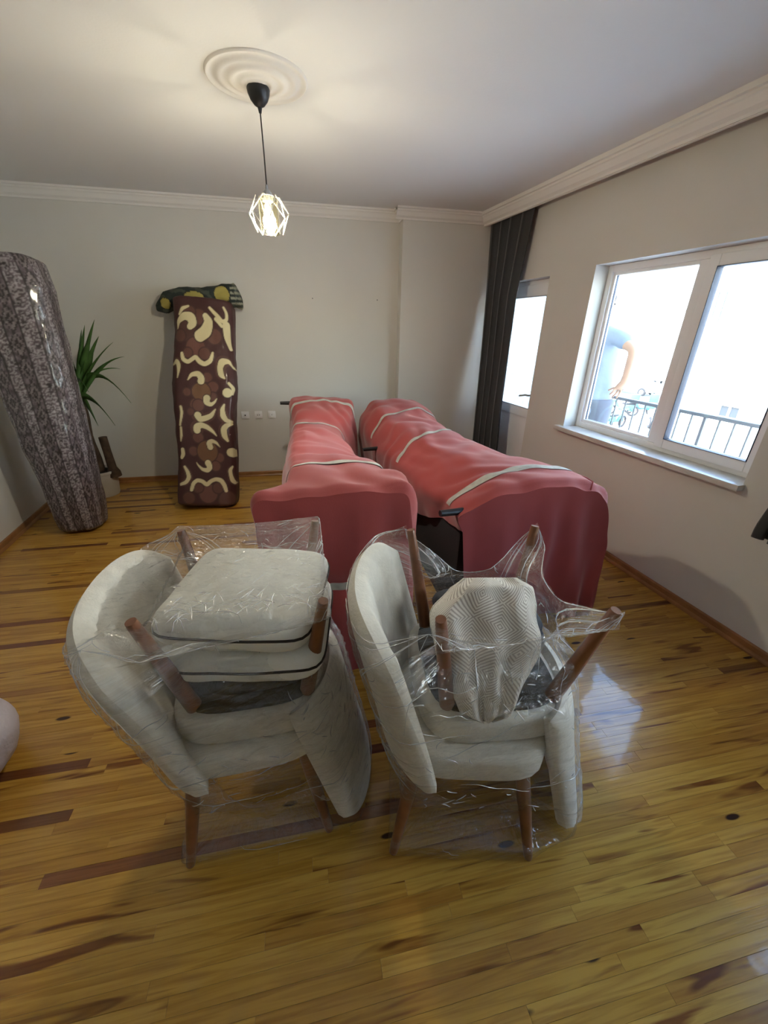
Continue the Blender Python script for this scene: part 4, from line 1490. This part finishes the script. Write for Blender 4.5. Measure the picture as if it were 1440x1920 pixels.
def leafblade(base, tip, droop, w, twist=0.0):
    b, t = Vector(base), Vector(tip)
    mb = MB()
    N = 12
    ctrl = lerp(b, t, .5) + Vector((0, 0, droop))
    d0 = (t - b).normalized()
    prevs = []
    for k in range(N + 1):
        f = k / N
        p = b * (1 - f) ** 2 + ctrl * 2 * f * (1 - f) + t * f * f
        q = (ctrl - b) * (1 - f) + (t - ctrl) * f
        q.normalize()
        sd = q.cross(Vector((math.sin(twist), -1 if abs(q.y) < .8 else 0, math.cos(twist) * .5))).normalized()
        nn = sd.cross(q).normalized()
        ww = w * (0.55 + 0.45 * math.sin(PI * min(1, f * 1.5))) * (1 - f ** 3) + .0006
        mb.v += [tuple(p - sd * ww + nn * ww * .25), tuple(p - nn * .0025), tuple(p + sd * ww + nn * ww * .25), tuple(p + nn * .0015)]
    for k in range(N):
        a = k * 4
        for q in range(4):
            r_ = (q + 1) % 4
            mb.f.append((a + q, a + r_, a + r_ + 4, a + q + 4))
    return mb
cb = (-2.02, 4.32, 1.00)
LV = [((-2.00, 4.29, 1.66), .02, .022), ((-1.70, 4.27, 1.635), .05, .028), ((-1.80, 4.30, 1.59), .06, .026), ((-1.72, 4.32, 1.50), .08, .030), ((-1.60, 4.28, 1.455), .09, .010),
      ((-1.53, 4.25, 1.335), .16, .015), ((-1.555, 4.22, .93), .42, .022), ((-1.74, 4.22, .725), .22, .022), ((-1.875, 4.2, .73), .12, .026), ((-1.62, 4.35, 1.22), .16, .012),
      ((-2.30, 4.3, 1.45), .10, .025), ((-2.26, 4.2, 1.10), .22, .022), ((-2.12, 4.15, 1.58), .04, .025), ((-1.90, 4.45, 1.55), .06, .024), ((-2.2, 4.45, .80), .3, .022), ((-1.83, 4.10, 1.05), .25, .020), ((-1.92, 4.18, 1.45), .05, .024)]
for k, (tip, dr_, w) in enumerate(LV):
    part('leaf', leafblade((cb[0] + .02 * math.cos(k * 2.4), cb[1] + .02 * math.sin(k * 2.4), cb[2] - .02 * (k % 3)), tip, dr_, w * 1.35, k * .7), M['leaf'], yc, True)

# pale bag at the left
bg = MB()
def bagf(u, v):
    a, b = 2 * PI * u, (v - .5) * PI
    cx, cy = math.cos(b) * math.cos(a), math.cos(b) * math.sin(a)
    q = 1 + .10 * nz(cx * 2, cy * 2, math.sin(b) * 2, 1.0)
    return (-1.385 + .215 * cx * q, 1.27 + .21 * cy * q, max(0.0, .15 + .17 * math.sin(b) * q))
bg.grid(bagf, 48, 30, True)
tag(solo('stuffed_bag', bg, M['bag'], True), 'pale lilac stuffed bag on the floor, half cut off beside the chairs', 'bag')

# ------------------------------------------------------------------ balcony
BZ = 0.06
struct('floor_balcony', MB().box((-4.0, WALL_T, BZ - .22), (2.62, 1.22, BZ), RW), M['slab'])
struct('wall_balcony', MB().box((2.50, WALL_T - .02, BZ - .1), (2.66, 1.22, 2.9), RW), M['stucco'])
struct('wall_outer', MB().box((S_LO, WALL_T - .002, -3.3), (S_HI + 6, WALL_T + .004, BZ - .2), RW), M['facade'])
rl = thing('balcony_railing', RW(-.6, 1.12, BZ), 'dark grey iron balcony railing with thin upright bars outside the window', 'railing')
part('handrail', MB().bbox((-4.0, 1.10, .965), (2.5, 1.145, .995), .005, RW), M['iron'], rl)
part('bottom_rail', MB().bbox((-4.0, 1.112, BZ + .10), (2.5, 1.132, BZ + .12), .003, RW), M['iron'], rl)
s = -3.95
post = None
while s < 2.48:
    m_ = MB().box((-.006, -.006, 0), (.006, .006, .97 - BZ - .11))
    if post is None:
        post = mesh_of(m_, 'baluster', M['iron'], False)
    o = link('baluster', post, rl)
    o.location = RW(s, 1.122, BZ + .11) - rl.location
    s += .118
for sp_ in (-3.9, -1.8, .3, 2.4):
    part('post', MB().box((sp_ - .012, 1.11, BZ), (sp_ + .012, 1.134, .97), RW), M['iron'], rl)

# ------------------------------------------------------------------ person on the balcony
def skin_mesh(verts, edges, radii, levels=2, root=0):
    me = bpy.data.meshes.new('tmp')
    me.from_pydata([tuple(RW(*p)) for p in verts], edges, [])
    o = bpy.data.objects.new('tmp', me)
    COL.objects.link(o)
    o.modifiers.new('skin', 'SKIN')
    for i, r in enumerate(radii):
        rr = r if isinstance(r, tuple) else (r, r)
        me.skin_vertices[0].data[i].radius = rr
        me.skin_vertices[0].data[i].use_root = (i == root)
    sb = o.modifiers.new('sub', 'SUBSURF')
    sb.levels = sb.render_levels = levels
    dg = bpy.context.evaluated_depsgraph_get()
    ev = o.evaluated_get(dg)
    m2 = ev.to_mesh()
    mb = MB()
    mb.v = [tuple(v.co) for v in m2.vertices]
    mb.f = [tuple(p.vertices) for p in m2.polygons]
    ev.to_mesh_clear()
    bpy.data.objects.remove(o, do_unlink=True)
    bpy.data.meshes.remove(me)
    return mb
PD = .60
per_ = thing('person', RW(1.0, PD, BZ), 'person in a blue grey T-shirt standing on the balcony with one hand on the hip', 'person')
BV = [(.985, PD, 1.03), (1.02, PD, 1.28), (1.075, PD, 1.52), (1.12, PD, 1.655), (1.15, PD + .01, 1.72), (1.165, PD + .02, 1.80), (1.17, PD + .02, 1.885),
      (.975, PD, 1.595), (.675, PD - .03, 1.475), (.735, PD + .02, 1.23), (.775, PD + .03, 1.165),
      (1.24, PD, 1.58), (1.34, PD, 1.31), (1.35, PD + .06, 1.08), (1.345, PD + .08, 1.00),
      (.915, PD, .97), (.905, PD - .01, .55), (.90, PD, .15), (.90, PD + .02, BZ + .03), (.90, PD + .17, BZ + .025),
      (1.075, PD, .97), (1.10, PD - .01, .55), (1.12, PD, .15), (1.12, PD + .02, BZ + .03), (1.12, PD + .17, BZ + .025)]
BE = [(0, 1), (1, 2), (2, 3), (3, 4), (4, 5), (5, 6), (2, 7), (7, 8), (8, 9), (9, 10), (2, 11), (11, 12), (12, 13), (13, 14),
      (0, 15), (15, 16), (16, 17), (17, 18), (18, 19), (0, 20), (20, 21), (21, 22), (22, 23), (23, 24)]
BR = [(.10, .08), (.11, .085), (.13, .10), .055, .062, .095, .070, .058, .042, .032, .030, .058, .042, .032, .030, .072, .055, .042, .04, .032, .072, .055, .042, .04, .032]
# fingers: the visible hand props on the hip, the other hangs
for (hx, hd, hz_, k0, sg) in ((.775, PD + .03, 1.165, 10, 1), (1.345, PD + .08, 1.00, 14, -1)):
    for f, (dx, dz, L) in enumerate(((.9, -.35, .07), (.75, -.65, .08), (.55, -.83, .085), (.3, -.95, .075))):
        if sg < 0: dx, dz = (f - 1.5) * .12, -1.0
        a = len(BV)
        off = (f - 1.5) * .016
        b0 = (hx + dx * .03, hd + off, hz_ + dz * .03)
        b1 = (hx + dx * (.03 + L * .55), hd + off * 1.15, hz_ + dz * (.03 + L * .55))
        b2 = (hx + dx * (.03 + L) + (.01 if sg > 0 else 0), hd + off * 1.1, hz_ + dz * (.03 + L) - .01)
        BV += [b0, b1, b2]
        BE += [(k0, a), (a, a + 1), (a + 1, a + 2)]
        BR += [.010, .009, .008]
    a = len(BV)
    BV += [(hx + .01, hd - .035, hz_ - .01), (hx + .02 * sg, hd - .055, hz_ - .045)]
    BE += [(k0, a), (a, a + 1)]
    BR += [.011, .009]
body = part('body', skin_mesh(BV, BE, BR), M['skin'], per_, True)
# face, on the far side, towards the street
hc = Vector((1.168, PD + .02, 1.835))
for ds in (-.032, .032):
    e = MB().lathe([(.0005, -.010), (.007, -.007), (.010, 0), (.007, .007), (.0005, .010)], tuple(RW(hc.x + ds, hc.y + .083, 1.835)), 10)
    part('eye', e, M['hair'], per_, True)
    ear = MB().lathe([(.0005, -.030), (.012, -.018), (.015, 0), (.012, .020), (.0005, .030)], tuple(RW(hc.x + ds * 2.9, hc.y - .005, 1.825)), 10)
    part('ear', ear, M['skin'], per_, True)
part('nose', MB().tube([RW(hc.x, hc.y + .080, 1.835), RW(hc.x, hc.y + .105, 1.805), RW(hc.x, hc.y + .085, 1.795)], [.008, .014, .010], 8), M['skin'], per_, True)
part('mouth', MB().tube([RW(hc.x - .022, hc.y + .082, 1.770), RW(hc.x, hc.y + .09, 1.768), RW(hc.x + .022, hc.y + .082, 1.770)], .005, 6), M['print'], per_, True)
def hairf(u, v):
    a, b = 2 * PI * u, lerp(-.15, .5, v) * PI
    q = 1 + .05 * nz(math.cos(a) * 4, math.sin(a) * 4, b * 4, 1)
    fwd = max(0, math.sin(a)) * max(0, .35 - b) * .10
    return RW(hc.x + .104 * q * math.cos(b) * math.cos(a), hc.y - .012 + (.108 * math.sin(a) - fwd) * math.cos(b) * q, 1.845 + .118 * math.sin(b) * q)
part('hair', MB().grid(hairf, 40, 18, True), M['hair'], per_, True)
SV = [(.985, PD, .84), (.99, PD, 1.14), (1.02, PD, 1.30), (1.07, PD, 1.50), (1.10, PD, 1.625), (.975, PD, 1.60), (.735, PD - .02, 1.505), (1.24, PD, 1.585), (1.315, PD, 1.37)]
SE = [(0, 1), (1, 2), (2, 3), (3, 4), (3, 5), (5, 6), (3, 7), (7, 8)]
SR_ = [(.155, .125), (.148, .118), (.150, .118), (.155, .122), (.085, .085), (.085, .08), .066, (.085, .08), .066]
shirt = part('t_shirt', skin_mesh(SV, SE, SR_, 2, 2), M['shirt'], per_, True)
TVv = [(.985, PD, 1.17), (.915, PD, .95), (.905, PD - .01, .55), (.90, PD, .17), (1.075, PD, .95), (1.10, PD - .01, .55), (1.12, PD, .17)]
part('trousers', skin_mesh(TVv, [(0, 1), (1, 2), (2, 3), (0, 4), (4, 5), (5, 6)], [(.158, .128), .108, .078, .07, .108, .075, .07], 2, 0), M['trousers'], per_, True)
for ls in (.90, 1.12):
    part('shoe', slab(MB(), 0, 0, 0, .07, .05, .13, 3, .03), M['black'], per_, True, local=True).location = RW(ls, PD + .07, BZ) - per_.location
lg = MB()
def shirt_box(a, b):
    lg.box((a[0], PD - .142, a[1]), (b[0], PD - .112, b[1]), RW)
ls, lz = 1.052, 1.535
shirt_box((ls, lz), (ls + .008, lz + .045))
shirt_box((ls - .026, lz + .038), (ls, lz + .045))
shirt_box((ls - .026, lz + .018), (ls, lz + .025))
shirt_box((ls - .030, lz + .022), (ls - .024, lz + .041))
shirt_box((ls - .030, lz - .016), (ls + .012, lz - .010))
part('letter_print', lg, M['print'], shirt)

# ------------------------------------------------------------------ street and the buildings opposite
GZ = -3.2
mb = MB()
mb.add([RW(-40, .2, GZ), RW(-40, 90, GZ), RW(110, 90, GZ), RW(110, .2, GZ)], [(0, 1, 2, 3)])
struct('floor_street', mb, M['asphalt'])

def building(name, s0, s1, d0, d1, ztop, m, label, wins, zbot=GZ):
    """block with a front wall at depth d0; wins are (s0, s1, z0, z1, kind)"""
    r = thing(name, RW((s0 + s1) / 2, (d0 + d1) / 2, zbot), label, 'building')
    part('walls', MB().box((s0, d0, zbot), (s1, d1, ztop), RW), m, r, False)
    part('roof_edge', MB().box((s0 - .02, d0 - .25, ztop), (s1 + .02, d1 + .1, ztop + .2), RW), m, r, False)
    for a, b, c, e, kind in wins:
        if kind == 'shutter':
            w = part('shutter', MB().box((a, d0 - .06, c), (b, d0 + .02, e), RW), M['shutter'], r, False)
            k = 5
            for q in range(1, k):
                x = lerp(a, b, q / k)
                part('rib', MB().box((x - .02, d0 - .09, c), (x + .02, d0 - .05, e), RW), M['grey'], w, False)
            continue
        F = MB()
        t = .07
        for x0, x1, z0, z1 in ((a, a + t, c, e), (b - t, b, c, e), (a + t, b - t, c, c + t), (a + t, b - t, e - t, e), ((a + b) / 2 - t / 2, (a + b) / 2 + t / 2, c + t, e - t)):
            F.box((x0, d0 - .05, z0), (x1, d0 + .03, z1), RW)
        w = part('window_frame', F, M['pvc'] if kind == 'w' else M['grey'], r, False)
        part('pane', MB().box((a + t, d0 - .012, c + t), (b - t, d0 + .01, e - t), RW), M['darkglass'], w, False)
        part('sill', MB().box((a - .08, d0 - .16, c - .07), (b + .08, d0 + .02, c), RW), M['facade'], w, False)
    return r
building('street_building', -14, 8.82, 13, 24, 9.0, M['facade2'], 'cream rendered building with air conditioner and grey shutter across the street',
         [(7.05, 8.36, -.60, -.02, 'shutter'), (7.34, 8.08, -1.10, -.62, 'd'), (3.6, 5.2, 1.6, 3.0, 'w'), (.2, 1.8, 1.6, 3.0, 'w'), (-3.4, -1.8, 1.6, 3.0, 'w'), (4.0, 5.4, -1.6, -.3, 'd')])
building('street_building', 9.05, 9.85, 13.35, 24, 8.2, M['facade'], 'narrow white building wing with one tall white window across the street',
         [(9.12, 9.72, 1.84, 2.95, 'w')])
pnl = thing('garden_wall', RW(9.0, 12.6, GZ), 'white boundary wall with a grey post beside the cream building', 'wall')
part('wall_panel', MB().box((8.55, 12.5, GZ), (9.35, 12.64, .50), RW), M['facade'], pnl, False)
part('post', MB().box((8.40, 12.42, GZ), (8.50, 12.56, .52), RW), M['shutter'], pnl, False)
low = MB()
low.grid(lambda u, v: RW(lerp(6.2, 2.0, u), 9.2 + 1.6 * math.sin(u * 2.2), lerp(GZ, GZ + 1.35, v)), 30, 2)
o = tag(solo('curved_wall', low, M['facade'], True), 'low white curved wall along the street below the railing', 'wall')
md = o.modifiers.new('thickness', 'SOLIDIFY')
md.thickness = .2
building('street_building', 38, 70, 40, 52, 14, M['facade'], 'distant white apartment block far down the street',
         [(42 + 4 * i, 44.2 + 4 * i, 5.0 + 3.2 * j, 6.5 + 3.2 * j, 'w') for i in range(5) for j in range(3)])
building('street_building', 26, 37, 52, 62, 11, M['facade2'], 'distant cream apartment block at the end of the street',
         [(28 + 3 * i, 29.6 + 3 * i, 4.6 + 3 * j, 5.9 + 3 * j, 'w') for i in range(3) for j in range(2)])

ac = thing('air_conditioner', RW(7.45, 12.85, .72), 'white outdoor air conditioner unit on the cream building', 'air conditioner')
part('casing', MB().bbox((7.02, 12.66, .74), (7.84, 12.99, 1.28), .02, RW), M['carwhite'], ac)
fn = MB().lathe([(.21, 0), (.21, .02), (.18, .03), (.15, .012), (.06, .012), (.055, .03), (.0005, .032)], n=28)
fn.v = [tuple(RW(7.58 + p[0], 12.66 - p[2], 1.0 + p[1])) for p in fn.v]
part('fan_grille', fn, M['shutter'], ac)
part('bracket', MB().box((6.95, 12.62, .70), (7.92, 13.0, .74), RW), M['iron'], ac)
for k, (za, zb_) in enumerate(((2.30, 2.36),)):
    tag(solo('overhead_cable', MB().tube([RW(lerp(-6, 14, q / 14), lerp(11.2, 11.2, q / 14), lerp(zb_, za, q / 14) - .10 * math.sin(PI * q / 14)) for q in range(15)], .018, 6), M['iron'], True),
        'dark overhead cable strung across the street', 'cable')

# parked vehicles
def car(loc, yaw, paint_, label):
    r = thing('parked_car', loc, label, 'car', 'cars parked in the street', yaw)
    prof = [(-2.1, .35), (-2.12, .72), (-1.95, .92), (-1.25, 1.0), (-.62, 1.42), (.75, 1.45), (1.35, 1.02), (1.95, .92), (2.08, .65), (2.05, .35)]
    def ext(pr, w, mb, taper=0.0):
        n = len(pr)
        vs = [(x, sy * (w - taper * max(0, z - .95)), z) for sy in (-1, 1) for x, z in pr]
        fs = [(k, (k + 1) % n, n + (k + 1) % n, n + k) for k in range(n)] + [tuple(range(n - 1, -1, -1)), tuple(range(n, 2 * n))]
        return mb.add(vs, fs)
    part('body', ext(prof, .86, MB(), .35), paint_, r, False, local=True)
    for sy in (-1, 1):
        sw = [(-1.0, 1.02), (-.56, 1.36), (.70, 1.38), (1.12, 1.02)]
        vs = [(x, sy * (.86 - .35 * max(0, z - .95) + .012), z) for x, z in sw]
        vs2 = [(x, sy * (.86 - .35 * max(0, z - .95) - .02), z) for x, z in sw]
        part('side_window', MB().add(vs + vs2, [(0, 1, 2, 3), (7, 6, 5, 4), (0, 4, 5, 1), (1, 5, 6, 2), (2, 6, 7, 3), (3, 7, 4, 0)]), M['darkglass'], r, False, local=True)
    for a, b in (((-1.25, 1.0), (-.62, 1.42)), ((1.35, 1.02), (.75, 1.45))):
        d_ = .02 if a[0] > 0 else -.02
        vs = [(a[0] + d_, -.78, a[1] + .03), (a[0] + d_, .78, a[1] + .03), (b[0] + d_, .64, b[1] - .03), (b[0] + d_, -.64, b[1] - .03)]
        vs += [(x - d_ * 2, y_, z) for x, y_, z in vs]
        part('windscreen', MB().add(vs, [(0, 1, 2, 3), (7, 6, 5, 4), (0, 4, 5, 1), (1, 5, 6, 2), (2, 6, 7, 3), (3, 7, 4, 0)]), M['darkglass'], r, False, local=True)
    for x in (-1.3, 1.3):
        for sy in (-1, 1):
            w = MB().lathe([(.0005, -.1), (.28, -.1), (.32, -.06), (.32, .06), (.28, .1), (.0005, .1)], n=20)
            w.v = [(x + p[0], sy * .80 + p[2], .32 + p[1]) for p in w.v]
            wh = part('wheel', w, M['tyre'], r, 'auto', local=True)
            h = MB().lathe([(.0005, -.115), (.16, -.112), (.17, .112), (.0005, .115)], n=14)
            h.v = [(x + p[0], sy * .80 + p[2], .32 + p[1]) for p in h.v]
            part('hub', h, M['grey'], wh, 'auto', local=True)
    return r
def motorbike(loc, yaw, label, box):
    r = thing('motor_scooter', loc, label, 'motorbike', 'scooters parked in the street', yaw)
    for x in (-.62, .62):
        w = MB().tube([(x + .27 * math.cos(k * PI / 14), 0, .32 + .27 * math.sin(k * PI / 14)) for k in range(29)], .055, 8, False)
        wh = part('wheel', w, M['tyre'], r, True, local=True)
        sp = MB()
        for k in range(5):
            a = k * 2 * PI / 5
            sp.tube([(x, 0, .32), (x + .24 * math.cos(a), 0, .32 + .24 * math.sin(a))], .018, 6)
        part('spokes', sp, M['grey'], wh, 'auto', local=True)
    part('frame', MB().tube([(-.62, 0, .32), (-.25, 0, .45), (.1, 0, .38), (.36, 0, .75), (.46, 0, .92), (.62, 0, .32)], [.05, .09, .08, .08, .05, .04], 10), M['teal'], r, True, local=True)
    part('seat', slab(MB(), -.32, 0, .68, .80, .36, .13, 3, .04), M['black'], r, True, local=True)
    part('rear_body', slab(MB(), -.45, 0, .42, .70, .30, .12, 3, .06), M['teal'], r, True, local=True)
    part('handlebar', MB().tube([(.34, -.34, 1.05), (.42, -.2, 1.02), (.45, 0, .98), (.42, .2, 1.02), (.34, .34, 1.05)], .018, 8), M['grey'], r, True, local=True)
    if box:
        part('delivery_box', MB().bbox((-.82, -.24, .84), (-.34, .24, 1.32), .03), M['teal'], r, 'auto', local=True)
    return r
G = lambda x, y_: (x, y_, GZ)
motorbike(G(16.6, 18.7), rz(20), 'dark scooter with a big front wheel parked nearest the balcony railing', False)
motorbike(G(19.6, 21.9), rz(140), 'teal scooter carrying a delivery box beside the dark scooter', True)
motorbike(G(21.0, 21.9), rz(130), 'teal scooter with a delivery box, parked beside a silver car', True)
car(G(18.6, 16.9), rz(60), M['carwhite'], 'white car with dark windscreen parked below the railing')
car(G(25.6, 23.2), rz(75), M['carsilver'], 'silver car parked in the middle of the street behind the scooters')
car(G(30.5, 28.2), rz(65), M['carwhite'], 'small white car parked far down the street beside the wall')
car(G(27.5, 30.2), rz(110), M['carsilver'], 'silver car standing far off behind the person on the balcony')
van = thing('delivery_van', G(33.5, 35.5), 'white box van standing far down the street', 'van', None, rz(100))
part('cargo_box', MB().bbox((-2.4, -1.0, .6), (1.2, 1.0, 3.0), .04), M['carwhite'], van, 'auto', local=True)
part('cab', MB().bbox((1.25, -.95, .5), (2.7, .95, 2.1), .15), M['carsilver'], van, 'auto', local=True)
part('windscreen', MB().bbox((2.66, -.8, 1.3), (2.72, .8, 1.95), .01), M['darkglass'], van, 'auto', local=True)
for x in (-1.5, 1.9):
    for sy in (-1, 1):
        w = MB().lathe([(.0005, -.12), (.36, -.12), (.40, -.06), (.40, .06), (.36, .12), (.0005, .12)], n=18)
        w.v = [(x + p[0], sy * .86 + p[2], .40 + p[1]) for p in w.v]
        part('wheel', w, M['tyre'], van, 'auto', local=True)
